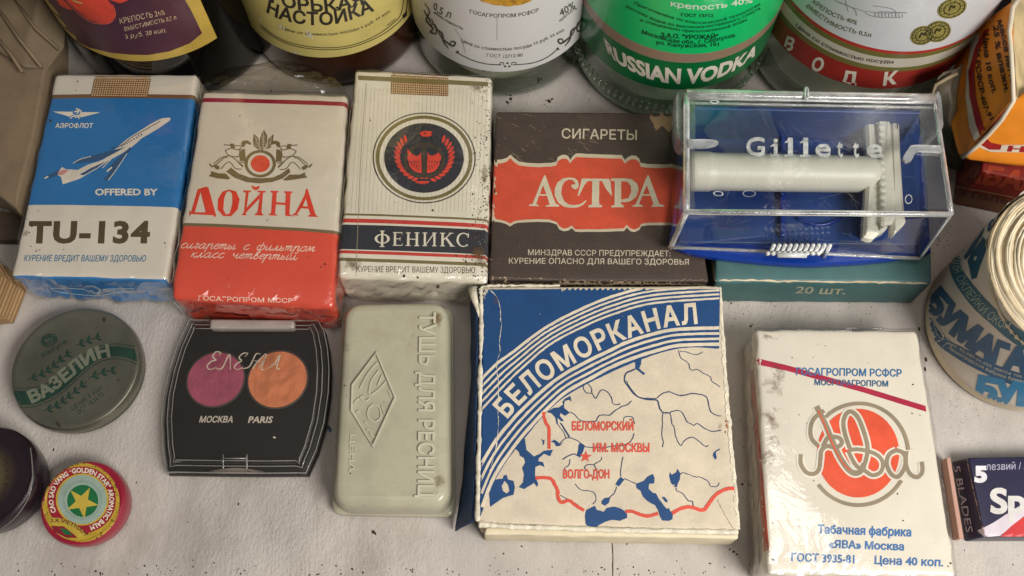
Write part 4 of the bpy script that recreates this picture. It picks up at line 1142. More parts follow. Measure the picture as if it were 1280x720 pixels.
for pts, r0 in (([(601, 361), (602, 400), (601, 450), (600, 520), (598, 600), (597, 652)], .95), ([(900, 359), (903, 420), (909, 500), (916, 580), (923, 662)], .7), ([(598, 655), (640, 658), (700, 660), (800, 663), (922, 665)], .95), ([(600, 362), (606, 358), (640, 357), (700, 357)], .5)):
    q = smoothpath(pts, 16); sd = random.uniform(0, 50)
    tube('frayed_fold', [P(p.x + .9 * nz(k * .35, sd), p.y + .9 * nz(k * .35, sd, 4), 21.4) for k, p in enumerate(q)], lambda f, sd=sd, r0=r0: r0 * (.7 + 1.0 * abs(nz(f * 45, sd, 2)) + .5 * nz(f * 9, sd)), we, t7, seg=8)
# torn slit where the sleeve has split at the far left corner
sl = tube('torn_sliver', [P(592, 361, 20), P(593, 372, 20.5), P(597, 385, 21), P(600, 398, 21.4)], lambda f: 1.7 * (1 - f) + .3, we, t7, seg=8)
slab('split_shadow_card', [(596, 359), (599.5, 359), (601, 384), (600, 386)], 21.9, pm('split_painted_shade', hexc('1a130e'), rough=.9), t7, z0=18, r=.2, step=3)  # near-black slab stands in for the shade inside the split
# outer sleeve: blue striped side flap splayed out at the left, cream tray end at the near side
def sleeve():
    vs, fs = [], []
    N = 40
    A0 = [P(598, 366, 21), P(597, 480, 21), P(594, 600, 20.5), P(592, 652, 19.5)]
    A1 = [P(590, 372, 2), P(590, 480, 4), P(580, 600, 3), P(571, 664, 1.5)]
    def lin(q, t):
        k = min(int(t * 3), 2); return q[k].lerp(q[k + 1], t * 3 - k)
    for j in range(N + 1):
        a, b_ = lin(A0, j / N), lin(A1, j / N)
        for i in range(9):
            p = a.lerp(b_, i / 8); p.x += .5 * nz(p.y * .1, i * .3) ; vs.append(p)
    for j in range(N):
        for i in range(8): k = j * 9 + i; fs.append([k, k + 9, k + 10, k + 1])
    o = mesh_obj('side_flap', vs, fs, pm('flap_blue', hexc('12355f'), rough=.6, mott=.15, worn=hexc('b4aa94'), wthr=.63, wscale=180), t7)
    sm_ = o.modifiers.new('card', 'SOLIDIFY'); sm_.thickness = .0006
    return o
sleeve()
tr7 = slab('inner_tray_end', [(606, 658), (922, 664), (924, 674), (604, 668)], 14, pm('tray_card', hexc('d2c6a9'), rough=.75, mott=.12, bump=.2, bscale=700), t7, r=1.0, step=3, disp=crumple(.1, .5, .1, 80))

# ============================================================ 8. white pack, orange disc
c = [(944, 411), (1147, 412), (1196, 722), (959, 718)]
t8 = pack_root('cigarette_pack', 'stained white cigarette pack with an orange disc and a script wordmark', 'cigarette pack', c, 21)
m = pm('pack_paper_stained_white', hexc('d9d1c3'), rough=.45, mott=.07, mscale=30, bump=.15, bscale=250, grime=.10, gscale=18, coat=.5, specks=.06, sscale=350)
b8 = slab('pack_body', c, 21, m, t8, r=1.8, step=2, disp=crumple(.16, .7, .8, 91))
stm = film_mat('stain', (.80, .70, .52), 0, .9, 100, 0, 0)
def stain_mat():
    m = bpy.data.materials.new('brown_stain'); m.use_nodes = True
    N, L = m.node_tree.nodes, m.node_tree.links; b = N['Principled BSDF']
    b.inputs['Base Color'].default_value = (*hexc('6b4d28'), 1); b.inputs['Roughness'].default_value = .7
    tc = N.new('ShaderNodeTexCoord'); g = N.new('ShaderNodeUVMap'); t = N.new('ShaderNodeTexNoise'); t.inputs['Scale'].default_value = 110; t.inputs['Detail'].default_value = 9; t.inputs['Roughness'].default_value = .72
    L.new(tc.outputs['Object'], t.inputs['Vector'])
    sp = N.new('ShaderNodeSeparateXYZ'); L.new(g.outputs[0], sp.inputs[0])
    mr = N.new('ShaderNodeMapRange'); L.new(sp.outputs[0], mr.inputs['Value']); mr.inputs['To Min'].default_value = .70; mr.inputs['To Max'].default_value = .38
    sb = N.new('ShaderNodeMath'); sb.operation = 'SUBTRACT'; L.new(t.outputs['Fac'], sb.inputs[0]); L.new(mr.outputs[0], sb.inputs[1])
    mu = N.new('ShaderNodeMapRange'); L.new(sb.outputs[0], mu.inputs['Value']); mu.inputs['From Max'].default_value = .20; mu.inputs['To Max'].default_value = .72
    L.new(mu.outputs[0], b.inputs['Alpha'])
    return m
SM = stain_mat()
def stain(body, root, cpx, rx, ry, name='stain_mark', off=.13, rot=0):
    """a soft-edged stain: a disc of thin residue, strength carried in its UV"""
    vs, fs, uv = [], [], []
    nr, ns = 8, 28; pts = []
    for i in range(nr + 1):
        for k in range(ns):
            a = 2 * math.pi * k / ns; f = i / nr
            x, y = rx * f * math.cos(a), ry * f * math.sin(a)
            p = body.hit(cpx[0] + x * math.cos(rot) - y * math.sin(rot), cpx[1] + x * math.sin(rot) + y * math.cos(rot), off)
            pts.append((p, 1 - f))
    uvs = []
    for i in range(nr):
        for k in range(ns):
            q = [i * ns + k, i * ns + (k + 1) % ns, (i + 1) * ns + (k + 1) % ns, (i + 1) * ns + k]
            if any(pts[j][0] is None for j in q): continue
            fs.append(q); uvs.append([(pts[j][1], 0) for j in q])
    used = {}; vs = []; f2 = []
    for f in fs:
        g = []
        for j in f:
            if j not in used: used[j] = len(vs); vs.append(pts[j][0])
            g.append(used[j])
        f2.append(g)
    return mesh_obj(name, vs, f2, SM, root, uvs=uvs)
stain(b8, t8, (966, 530), 26, 60); stain(b8, t8, (962, 580), 22, 45); stain(b8, t8, (957, 421), 22, 14); stain(b8, t8, (968, 480), 22, 50)
stain(b7, t7, (900, 535), 9, 18, off=.3); stain(b7, t7, (620, 372), 24, 12, off=.3); stain(b3, t3, (440, 330), 24, 22); stain(b3, t3, (606, 230), 10, 70); stain(b1, t1, (32, 290), 26, 22); stain(b3, t3, (598, 318), 26, 34); stain(b3, t3, (598, 110), 20, 20)
Print(b8).poly([(943, 447), (985, 457), (1080, 484), (1162, 509), (1163, 516.5), (1080, 491), (985, 464), (943, 455)]).build('tear_strip', I('a8203f', rough=.35), t8)
Print(b8).text('ГОСАГРОПРОМ РСФСР', (995, 469), (1127, 471), 8.6, .022, res=2).build('lettering', I('2e6aa0'), t8, .14)
Print(b8).text('МОСГОРАГРОПРОМ', (1018, 481.5), (1110, 483.5), 6.8, .022, res=2).build('lettering', I('2e5f86'), t8, .18)
bt = I('2b66a2')
Print(b8).text('Табачная фабрика', (1022, 666.5), (1139, 670.5), 10, .035, res=2).build('lettering', bt, t8)
Print(b8).text('«ЯВА» Москва', (1036, 684.5), (1130, 688), 9, .035, res=2).build('lettering', bt, t8)
Print(b8).text('ГОСТ 3935-81', (989, 701.5), (1068, 704), 9.6, .03, res=2).build('lettering', bt, t8)
Print(b8).text('Цена 40 коп.', (1093, 705), (1179, 708), 9.6, .03, res=2).build('lettering', bt, t8)
Print(b8).poly([(937, 462), (942.5, 462), (962, 690), (955, 690)]).build('side_stripe', I('b5482e'), t8)
z = lambda p: zz(980, 490, 4.8, p)
org = I('dd5130', rough=.4, worn=hexc('e0b49c'), wthr=.73, wscale=700); gry = I('90826c', rough=.45); wht = I('ddd6c9', rough=.45)
Print(b8).ellipse((1072.5, 566.5), 51.5, 55.5).build('orange_disc', org, t8)
strokes = [([(100, 375), (100, 430), (130, 480), (175, 492), (208, 465), (218, 400), (225, 350), (260, 325), (310, 335), (345, 310), (335, 280), (300, 270), (262, 275), (232, 330)], 26 / 4.8),
           ([(240, 112), (180, 160), (158, 220), (165, 280), (205, 325)], 26 / 4.8),
           ([(195, 88), (245, 190), (300, 320), (345, 410), (390, 470), (430, 488), (465, 470), (480, 430)], 34 / 4.8),
           ([(395, 340), (370, 270), (355, 190), (370, 135), (400, 118), (440, 150), (475, 230), (500, 330), (490, 410), (462, 470)], 26 / 4.8),
           ([(385, 355), (430, 440), (480, 470), (530, 500), (580, 480), (592, 425), (560, 380), (500, 355), (440, 345), (390, 350)], 24 / 4.8),
           ([(672, 350), (630, 375), (615, 430), (640, 490), (680, 510), (715, 470), (730, 410), (712, 365), (672, 350)], 26 / 4.8),
           ([(735, 355), (728, 420), (750, 485), (795, 512), (828, 480), (825, 420)], 26 / 4.8)]
pr = Print(b8)
for q, wd in strokes: pr.stroke(z(q), wd + 4.6, sm=7)
pr.build('wordmark_outline', wht, t8, .14)
pr = Print(b8)
for q, wd in strokes: pr.stroke(z(q), wd, sm=7)
arc = [(450 + 296 * math.cos(R(a)), 375 + 305 * math.sin(R(a))) for a in range(-133, -4, 8)]
pr.stroke(z(arc), 4.6, sm=3)
arc = [(447 + 300 * math.cos(R(a)), 372 + 308 * math.sin(R(a))) for a in range(31, 151, 8)]
pr.stroke(z(arc), 4.6, sm=3)
pr.build('wordmark', gry, t8, .18)
Print(b8).stroke(z([(205, 110), (250, 215), (305, 345), (350, 425), (395, 470)]), 1.6).build('wordmark_stripe', org, t8, .22)
slab('cellophane', c, 21, film, t8, r=2.0, step=2, grow=.8, z0=.1, disp=crumple(.14, .7, .9, 95, end=.8, f=.08), smooth=False)
flecks(b8, [(1182, 593, 1.3), (1184, 609, 1.9), (1174, 558, 1.0), (1188, 704, 1.4), (1185, 708, 1), (966, 654, 1.3), (967, 700, 2), (965, 699, 1.2), (1129, 651, 1.4), (1008, 529, .7), (1140, 517, 1.1), (1150, 519, .8), (1017, 601, .9), (1062, 528, 1.0)] + scatter(30, 985, 420, 1185, 712, .25, .7, 21), t8, dirt)

# ============================================================ 9. bottles
def bottle(name, label, cxy, Rb, glass, prof=None, liquid=None, cap=None, capc='8a8a88', neck=1.0):
    t = thing(name, label, 'bottle', (cxy[0], cxy[1], 0))
    pf = prof or [(Rb - 7, 2.2), (Rb - 5, .6), (Rb - 2.2, .5), (Rb - .8, 2.2), (Rb, 6), (Rb, 132), (Rb - 2, 142), (Rb - 9, 158), (Rb - 18, 174), (15, 190), (13.5, 215), (13.5, 236), (15, 238), (15, 243), (13, 244)]
    pf = [(.5, 5.0), (Rb * .5, 4.2)] + pf
    b = lathe('glass_body', cxy, pf, glass, t)
    lathe('cap', cxy, [(14.4, 244.3), (15.8, 244.6), (16, 246), (16, 262), (14.5, 263.5), (1, 263.6)], pm('cap_metal', hexc(capc), rough=.35, metal=.8), t, seg=40)
    return t, b
def wrap_label(name, body_r, cxy, a0, a1, z0, z1, m, root, off=.25, shape=None, n=80, nzv=24):
    """paper wrapped round a bottle from bearing a0 to a1 (degrees)"""
    vs, fs, uvs = [], [], []; r_ = body_r + off
    for j in range(nzv + 1):
        for i in range(n + 1):
            f = i / n; a = R(a0 + (a1 - a0) * f)
            lo = z0 + (shape(f) if shape else 0)
            z_ = lo + (z1 - lo) * j / nzv
            vs.append(Vector((cxy[0] + r_ * math.cos(a), cxy[1] + r_ * math.sin(a), z_)))
    for j in range(nzv):
        for i in range(n):
            k = j * (n + 1) + i; q = [k, k + 1, k + n + 2, k + n + 1]
            fs.append(q); uvs.append([((v % (n + 1)) / n * R(a1 - a0) * r_, vs[v].z - z0) for v in q])
    return Body(name, vs, fs, m, root, uvs=uvs)
def bearing(c, px, py, rad):
    best = None
    d = ray(px, py); o = EYE.xy - Vector(c); dd = d.xy
    A_ = dd.dot(dd); B2 = o.dot(dd); C2 = o.dot(o) - rad * rad; D2 = B2 * B2 - A_ * C2
    tt = (-B2 - math.sqrt(max(D2, 0))) / A_
    p = EYE + d * tt
    return math.degrees(math.atan2(p.y - c[1], p.x - c[0])), p.z
dark_glass = pm('dark_wine_glass', hexc('080606'), rough=.10, mott=0, spec=.5)
# 9a dark wine bottle
c1, R1 = (-141, 268), 42
t9, bb = bottle('wine_bottle', 'black glass wine bottle with a burgundy label edged in gold', c1, R1, dark_glass, capc='2a1616')
_, zl = bearing(c1, 182, 76, R1)
wl = wrap_label('label', R1, c1, -175, bearing(c1, 268, 40, R1)[0], zl, zl + 85, pm('label_gold_paper', hexc('b89a45'), rough=.45, mott=.15, coat=.2), t9, shape=lambda f: 3 * abs(f - .5) ** 2)
z = lambda p: zz(0, 0, 4, p)
Print(wl, 6).poly(z([(-100, -200), (120, -40), (190, 40), (280, 130), (365, 195), (450, 238), (560, 264), (650, 272), (740, 274), (850, 255), (950, 215), (1010, 165), (960, 60), (925, 0), (860, -200)])).build('label_field', I('4a2530', mott=.2, rough=.4), t9)
pr = Print(wl, 6); pr.poly(z([(325, -10), (380, 45), (440, 95), (510, 120), (555, 112), (578, 75), (568, 30), (530, -10), (450, -30)])).poly(z([(540, -5), (600, 15), (640, 0), (620, -20)])).poly(z([(275, -20), (300, 25), (340, 45), (365, 48), (320, 0)])).build('berry_print', I('c8402a', mott=.35, mscale=60), t9, .14)
Print(wl, 6).stroke(z([(365, 0), (400, 12), (412, 16)]), 1.6).build('berry_stem_print', I('c2ab6a'), t9, .17)
Print(wl, 6).stroke(z([(330, 0), (390, 62), (450, 105), (510, 118), (555, 110), (578, 75), (565, 20)]), .8).build('berry_outline_print', I('d8604a'), t9, .17)
g = I('c4ac88')
Print(wl, 4).text('КРЕПОСТЬ 26%', z([(602, 118)])[0], z([(826, 72)])[0], 6.5, .0, res=2).build('lettering', g, t9)
Print(wl, 4).text('ВМЕСТИМОСТЬ 0,5 л', z([(625, 155)])[0], z([(882, 95)])[0], 5, .0, res=2).build('lettering', g, t9)
Print(wl, 4).text('5 руб. 20 коп.', z([(628, 193)])[0], z([(832, 160)])[0], 5.5, .0, res=2, shear=.1).build('lettering', g, t9)
# 9b amber bottle with yellow label
c2, R2 = (-74, 271), 37
amber = pm('amber_glass', hexc('2e1408'), rough=.08, mott=.25, mscale=30, spec=.6)
t10, bb = bottle('liqueur_bottle', 'brown glass bottle with a chipped pale yellow label', c2, R2, amber, capc='7d6a3a')
_, zl = bearing(c2, 413, 71, R2)
wl = wrap_label('label', R2, c2, -172, -12, zl, zl + 80, pm('label_yellow_paper', hexc('c5b56c'), rough=.4, mott=.10, mscale=50, grime=.2, gscale=60), t10)
z = lambda p: zz(280, 0, 4.923, p)
k_ = I('242018')
pr = Print(wl, 5)
pr.text('ГОРЬКАЯ', None, None, 14, .03, path=z([(290, 10), (400, 45), (560, 68), (700, 62), (860, 22)]), up=(-.05, -1), up2=(-.15, -1))
pr.text('НАСТОЙКА', None, None, 14.5, .03, path=z([(262, 72), (340, 112), (450, 140), (590, 152), (740, 132), (925, 62)]), up=(.22, -1), up2=(-.35, -1))
pr.build('lettering', k_, t10)
pr = Print(wl, 5)
pr.text('Цена со стоимостью посуды 6 руб. 00 коп', None, None, 3.2, .01, path=z([(360, 178), (450, 205), (600, 218), (720, 208), (870, 165), (1022, 75)]), res=1)
pr.text('наклейка', None, None, 2.2, .0, path=z([(1005, 160), (1060, 118)]), res=1)
pr.build('lettering', k_, t10)
pr = Print(wl, 5)
pr.stroke(z([(225, 165), (330, 240), (450, 285), (620, 305), (780, 290), (930, 235), (1040, 165), (1110, 90), (1130, -10)]), .9)
pr.stroke(z([(225, 150), (330, 228), (450, 273), (620, 293), (780, 278), (920, 225), (1025, 155), (1085, 90), (1105, -10)]), .9)
pr.poly(z([(1095, 95), (1125, 65), (1125, 95), (1105, 115)]))
pr.build('label_rule_print', k_, t10)
flecks(wl, [(350, 33, 3.0), (355, 35, 2), (384, 39, 3.2), (387, 43, 3), (390, 46, 1.6), (369, 65, 2.4), (374, 66, 1.6), (381, 45, 1.4), (326, 24, 2), (406, 47, .8)], t10, I('c9c4b4'), name='label_chip', off=.16)
flecks(wl, [(385.5, 41, 1.2), (387, 43, .9), (349, 35, .8)], t10, I('2a2418'), name='label_hole', off=.22)
# clear glass bottles
clear = film_mat('clear_bottle_glass', (.88, .90, .85), 1.5, .05, 30, .12, .05)
clear_g = film_mat('green_tinged_glass', (.82, .90, .83), 1.5, .05, 30, .12, .05)
def heel(root, c, Rb, mt):
    """thick glass foot of a bottle: pressed ring, wall swell and grip dimples"""
    lathe('glass_foot', c, [(Rb - 9, 3.4), (Rb - 7, .9), (Rb - 3, .35), (Rb - 1.2, 1.6), (Rb - .5, 4), (Rb - .5, 6.5), (Rb - 3.2, 7.2), (Rb - 6.5, 6.0), (Rb - 9, 3.4)], mt, root, close=False)
foot = glass_mat('bottle_foot_glass', (.90, .95, .88), .05, 1.45, None, 0, .35)
foot_g = glass_mat('bottle_foot_glass_green', (.82, .93, .82), .05, 1.45, None, 0, .35)
# 9c
c3, R3 = (-4, 265), 37
t11, bb = bottle('vodka_bottle', 'clear glass bottle with a white scrolled label, between the brown and green-labelled bottles', c3, R3, clear)
_, zl = bearing(c3, 631, 89, R3)
wl = wrap_label('label', R3, c3, -172, -8, zl, zl + 80, pm('label_white_paper', hexc('c9c7c4'), rough=.4, mott=.05, mscale=20, grime=.05), t11)
z = lambda p: zz(510, 0, 4.8, p)
gk = I('474538')
pr = Print(wl, 5)
pr.text('ГОСАГРОПРОМ РСФСР', None, None, 4.4, .01, path=z([(372, 78), (470, 100), (580, 104), (690, 95), (784, 68)]), res=2, up=(0, -1))
pr.text('Цена со стоимостью посуды 10 руб. 00 коп', None, None, 3.6, .012, path=z([(318, 248), (430, 290), (560, 302), (700, 288), (830, 240), (938, 185)]), res=1)
pr.text('ГОСТ 12712-80', None, None, 4.0, .0, path=z([(472, 340), (580, 346), (688, 338)]), res=2, shear=.1)
pr.text('0,5 л', None, None, 8.5, .01, path=z([(150, 50), (200, 88), (255, 108)]), res=2, up=(.25, -1))
pr.text('вместимость', None, None, 3, .01, path=z([(155, 78), (240, 135), (330, 178)]), res=1)
pr.text('40%', None, None, 8.5, .01, path=z([(915, 100), (960, 72), (1005, 45)]), res=2, up=(-.3, -1))
pr.text('крепость', None, None, 3, .01, path=z([(912, 130), (960, 90), (1015, 50)]), res=1)
pr.build('lettering', gk, t11)
pr = Print(wl, 5)
pr.stroke(z([(290, 312), (380, 358), (470, 382), (560, 388)]), 1.2).stroke(z([(630, 388), (740, 378), (830, 345), (900, 292)]), 1.2)
pr.ellipse(z([(597, 378)])[0], 1.6, 1.2).ellipse(z([(583, 397)])[0], 1.4, 1.2).ellipse(z([(608, 397)])[0], 1.4, 1.2).ellipse(z([(298, 312)])[0], 1.8, 1.8).ellipse(z([(898, 292)])[0], 1.8, 1.8)
pr.stroke(z([(575, 390), (572, 375), (555, 375), (552, 385)]), 1.0).stroke(z([(622, 390), (625, 375), (645, 372), (650, 382)]), 1.0)
for q in ([(100, 20), (130, 70), (110, 120), (150, 170), (135, 190), (170, 200), (165, 150), (125, 150)], [(180, 180), (200, 220), (230, 250), (270, 275), (285, 255), (262, 248), (255, 268)], [(140, 110), (170, 170), (205, 200), (215, 250), (245, 290)], [(95, 60), (120, 100), (140, 140)]):
    pr.stroke(z(q), lambda f: 2.4 * (.4 + .6 * math.sin(math.pi * f)), sm=6)
    pr.stroke(z([(1185 - x, y - 15) for x, y in q]), lambda f: 2.4 * (.4 + .6 * math.sin(math.pi * f)), sm=6)
pr.build('scroll_print', gk, t11)
pr = Print(wl, 5, rough=.8); pr.poly(z([(370, -60), (800, -60), (740, 5), (680, 28), (600, 38), (520, 28), (440, 8)])).build('wheat_print', I('b98a2c', mott=.5, mscale=500), t11)
pr = Print(wl, 5); pr.stroke(z([(535, 90), (535, 240)]), .5, sm=2).stroke(z([(280, 170), (320, 230), (345, 315)]), .5).build('label_scratch', I('8d8f96'), t11, .12)
heel(t11, c3, R3, foot)
# 9d green label
c4, R4 = (64.5, 257), 39.6
t12, bb = bottle('vodka_bottle', 'clear glass bottle with a bright green label', c4, R4, clear_g, capc='2d7d46')
zb = bearing(c4, 840, 111, R4)[1]
za = [bearing(c4, x, y, R4)[1] - zb for x, y in ((848, 78.5), (851, 66.5))]
wl = wrap_label('label', R4, c4, -186, -8, zb, zb + 80, pm('label_green_paper', hexc('0b6e3c'), rough=.28, mott=.06, coat=.4, bands=[(0, hexc('0a6434')), (za[0], hexc('8e7762')), (za[1], hexc('14b865')), (zb + 79, hexc('14b865'))]), t12)
z = lambda p: zz(730, 0, 2.8444, p)
Print(wl, 5).text('RUSSIAN VODKA', None, None, 17, .045, path=z([(84, 182), (120, 220), (185, 257), (260, 285), (350, 295), (440, 285), (530, 250), (608, 195)]), up=(-.28, -1), up2=(.45, -1)).build('lettering', I('d0c8b8', rough=.3), t12)
dk = I('0c3a20'); 
pr = Print(wl, 5)
pr.text('ГОСТ 12712', None, None, 3.6, .03, path=z([(345, 57), (400, 60), (460, 60)]), res=2)
pr.text('Приготовлена по классической технологии', None, None, 3.5, .01, path=z([(178, 15), (300, 62), (420, 85), (540, 60), (628, 18)]), res=1)
pr.text('русских водок из высококачественного спирта', None, None, 3.5, .01, path=z([(150, 25), (270, 80), (400, 100), (530, 78), (628, 32)]), res=1)
pr.text('и специально приготовленной воды', None, None, 3.5, .01, path=z([(200, 75), (300, 102), (400, 115), (500, 102), (580, 72)]), res=1)
pr.text('З.А.О. "УРОЖАЙ"', None, None, 5, .03, path=z([(272, 130), (370, 138), (478, 136)]), res=2)
pr.text('Московская обл., г. Серпухов', None, None, 4.4, .02, path=z([(205, 118), (320, 150), (430, 152), (538, 130)]), res=2)
pr.text('ул. Калужская, 101', None, None, 4.4, .02, path=z([(255, 155), (360, 168), (480, 162)]), res=2)
pr.build('lettering', dk, t12)
Print(wl, 5).text('крепость 40%', None, None, 6.5, .02, path=z([(308, 20), (430, 34), (600, 8)]), res=2, up=(0, -1)).build('lettering', I('c8d6c0'), t12)
heel(t12, c4, R4, foot_g)
for k in range(46):
    a = R(-178 + k * 4)
    tube('glass_dimple', [Vector((c4[0] + (R4 + .1) * math.cos(a), c4[1] + (R4 + .1) * math.sin(a), 8.5)), Vector((c4[0] + (R4 + .1) * math.cos(a + .02), c4[1] + (R4 + .1) * math.sin(a + .02), 12.5))], .7, foot_g, t12, seg=6)
# 9e red and white label
c5, R5 = (141, 259), 43.5
t13, bb = bottle('vodka_bottle', 'clear glass bottle with a red and white label, nearest the orange packet', c5, R5, clear, capc='8c2c22')
z = lambda p: zz(730, 0, 2.8444, p)
zb = bearing(c5, 1095, 110, R5)[1]
def zr(x, y): return bearing(c5, x, y, R5)[1] - zb
bd = [(0, hexc('8e2a22'))] + [(zr(1095 + (110 - y) * .59, y), hexc(k)) for y, k in ((88.6, '6a6434'), (83.7, 'b9b1a0'), (72.8, '6a6434'), (67.5, 'a8352a'), (63.6, 'c6c6c8'))]
wl = wrap_label('label', R5, c5, -190, -14, zb, zb + 85, pm('label_red_white_paper', hexc('c6c6c8'), rough=.35, mott=.06, bands=bd, coat=.3), t13)
lw = I('c9bfae')
for ch, a_, b_ in (('В', (708, 172), (740, 182)), ('О', (805, 245), (845, 255)), ('Д', (910, 295), (968, 303)), ('К', (1062, 303), (1112, 296))):
    Print(wl, 5).text(ch, z([a_])[0], z([b_])[0], 15, .04, up=(.32 if ch in 'ВО' else .15, -1)).build('lettering', lw, t13)
Print(wl, 5).text('Цена со стоимостью посуды', None, None, 4.2, .01, path=z([(752, 92), (830, 150), (920, 195), (1010, 218), (1100, 225)]), res=2).build('lettering', I('4a3c30'), t13)
pr = Print(wl, 5)
pr.text('КРЕПОСТЬ 40%', None, None, 5, .01, path=z([(812, 10), (880, 55), (970, 88)]), res=2)
pr.text('ВМЕСТИМОСТЬ 0,5л', None, None, 5, .01, path=z([(790, 25), (890, 95), (1020, 132)]), res=2)
pr.build('lettering', I('6f6a4a'), t13)
pr = Print(wl, 5)
for q in ([(870, -10), (1000, 40), (1150, 45)], [(900, 5), (960, 30), (970, 55)], [(1000, 45), (1040, 60), (1130, 62)], [(1030, 20), (1100, 32), (1110, 60)], [(1050, 40), (1150, 45)], [(930, 0), (940, 40)]): pr.stroke(z(q), .7, sm=3)
for k in range(9): pr.stroke(z([(1035 + k * 12, 42 + k), (1037 + k * 12, 60)]), .8, sm=1)
pr.build('building_print', I('7c7c80'), t13)
medal = I('8a8046', mott=.3, mscale=400); md = I('2c2a1c')
for cx_, cy_, rx_, ry_ in ((1153, 44, 15.5, 11.5), (1172, 39, 17, 13), (1190, 10, 19, 12)):
    Print(wl, 4).ellipse((cx_, cy_), rx_, ry_, R(-20)).build('medal_print', medal, t13, .12)
    pr = Print(wl, 4); pr.ellipse((cx_, cy_), rx_ * .9, ry_ * .9, R(-20), inner=.93).ellipse((cx_, cy_), rx_ * .6, ry_ * .6, R(-20), inner=.88)
    for k in range(14):
        a = 2 * math.pi * k / 14; pr.stroke([(cx_ + .68 * rx_ * math.cos(a), cy_ + .68 * ry_ * math.sin(a)), (cx_ + .84 * rx_ * math.cos(a + .1), cy_ + .84 * ry_ * math.sin(a + .1))], .9, sm=1)
    pr.stroke([(cx_ - 4, cy_ + 3), (cx_ - 1, cy_ - 3), (cx_ + 2, cy_ - 1), (cx_ + 4, cy_ - 4)], 2).build('medal_relief_print', md, t13, .16)

heel(t13, c5, R5, foot)
# ============================================================ 10. tins
def disc(px, z_): return P(px[0], px[1], z_)
# vaseline tin
h = 8.5
ctr = P(94, 459, h); rad = (P(172, 459, h) - P(16, 459, h)).length / 2
t14 = thing('round_tin', 'dull green round tin with a dark green leafy banner', 'tin', (ctr.x, ctr.y, 0))
tm = pm('tin_green', hexc('757366'), rough=.26, metal=.65, mott=.28, mscale=45, grime=.4, gscale=50, bump=.05, bscale=200, worn=hexc('8a8b78'), wthr=.74)
tb = pm('tin_side_green', hexc('343a2e'), rough=.3, metal=.3, mott=.3)
lathe('tin_base', ctr.xy, [(rad - 2, .4), (rad + .1, .9), (rad + .3, 2), (rad + .3, 4.1)], tb, t14)
tl = lathe('tin_lid', ctr.xy, [(rad + .8, 4.0), (rad + .9, 4.3), (rad + .7, 7.2), (rad + .1, 8.3), (rad - .8, 8.6), (rad - 1.8, 8.3), (rad - 6, 8.35), (.5, 8.5)], tm, t14)
gd = I('1f382e', mott=.3, rough=.35, worn=hexc('5d6049'), wthr=.64)
z = lambda p: zz(0, 370, 3.79, p)
top_ = [(58, 435), (130, 437), (200, 425), (270, 385), (350, 320), (430, 260), (500, 232), (570, 228), (638, 240)]
bot_ = [(652, 325), (590, 302), (520, 300), (450, 325), (380, 380), (300, 455), (230, 500), (160, 525), (95, 528)]
a_ = smoothpath(top_, 4); b_ = smoothpath(bot_, 4)
def shf(q, d): return [(p[0], p[1] + d) for p in q]
Print(tl, 6).poly(z([(p.x, p.y + 12) for p in a_] + [(p.x, p.y - 12) for p in b_])).build('banner_print', gd, t14)
pr = Print(tl, 6); pr.stroke(z(top_), .9).stroke(z(bot_), .9)
def sprig(pts):
    pr.stroke(z(pts), 1.0)
    V = smoothpath(pts, 5)
    for i in range(2, len(V) - 1, 3):
        t_ = (V[i + 1] - V[i]).normalized(); n = Vector((-t_.y, t_.x))
        for s_ in (-1, 1):
            tip = V[i] + t_ * 26 + n * 20 * s_; 
            q = feather(V[i], tip, 7); pr.poly(z(q))
sprig([(130, 395), (190, 375), (240, 345), (290, 300), (340, 265)]); sprig([(360, 235), (410, 215), (475, 190)])
sprig([(205, 545), (260, 525), (310, 490), (360, 450), (410, 405)]); sprig([(420, 390), (480, 365), (545, 350)])
pr.ellipse(z([(233, 210)])[0], 10.5, 8, R(-20), inner=.85).ellipse(z([(233, 210)])[0], 8.5, 5.2, R(-20), inner=.75)
pr.text('ДБ', z([(210, 228)])[0], z([(258, 205)])[0], 7, .01, res=2)
pr.text('Калуга', z([(205, 292)])[0], z([(318, 222)])[0], 5, .01, res=2)
pr.text('ЦЕНА 5 коп', z([(345, 543)])[0], z([(488, 440)])[0], 5, .0, res=2).text('ОСТ 18.36.72', z([(372, 562)])[0], z([(495, 470)])[0], 5, .0, res=2)
pr.build('leaf_print', gd, t14)
Print(tl, 5).text('ВАЗЕЛИН', None, None, 14, .045, path=z([(150, 508), (230, 468), (320, 400), (400, 335), (460, 300), (525, 285)])).build('lettering', I('67695a', worn=hexc('26382f'), wthr=.68), t14, .14)
flecks(tl, [(122, 409, .9), (72, 530, 3.0), (75, 533, 2), (148, 475, 1.6), (130, 400, 3), (55, 481, .8), (94, 447, 1)], t14, I('3a2c1e'), name='rust_spot', off=.2)
# balm tin
h = 9.5
ctr = P(103, 628, h); rad = (P(154, 628, h) - P(52, 628, h)).length / 2
t15 = thing('balm_tin', 'small red balm tin with a yellow star on green', 'tin', (ctr.x, ctr.y, 0))
rm = pm('tin_red', hexc('8c1a30'), rough=.25, mott=.12, coat=.4)
lathe('tin_base', ctr.xy, [(rad - 2, .4), (rad - .2, .9), (rad, 2), (rad, 4.4)], rm, t15, seg=72)
tl = lathe('tin_lid', ctr.xy, [(rad + .5, 4.3), (rad + .55, 4.6), (rad + .5, 8.2), (rad + .1, 9.2), (rad - .6, 9.5), (rad - 1.2, 9.3), (.5, 9.4)], rm, t15, seg=72)
z = lambda p: zz(0, 520, 4, p)
C0 = z([(405, 432)])[0]
EL = (48.5, 49.5)
yl = I('b09232', mott=.25, mscale=300, worn=hexc('2e2012'), wthr=.56, wscale=600, rough=.3)
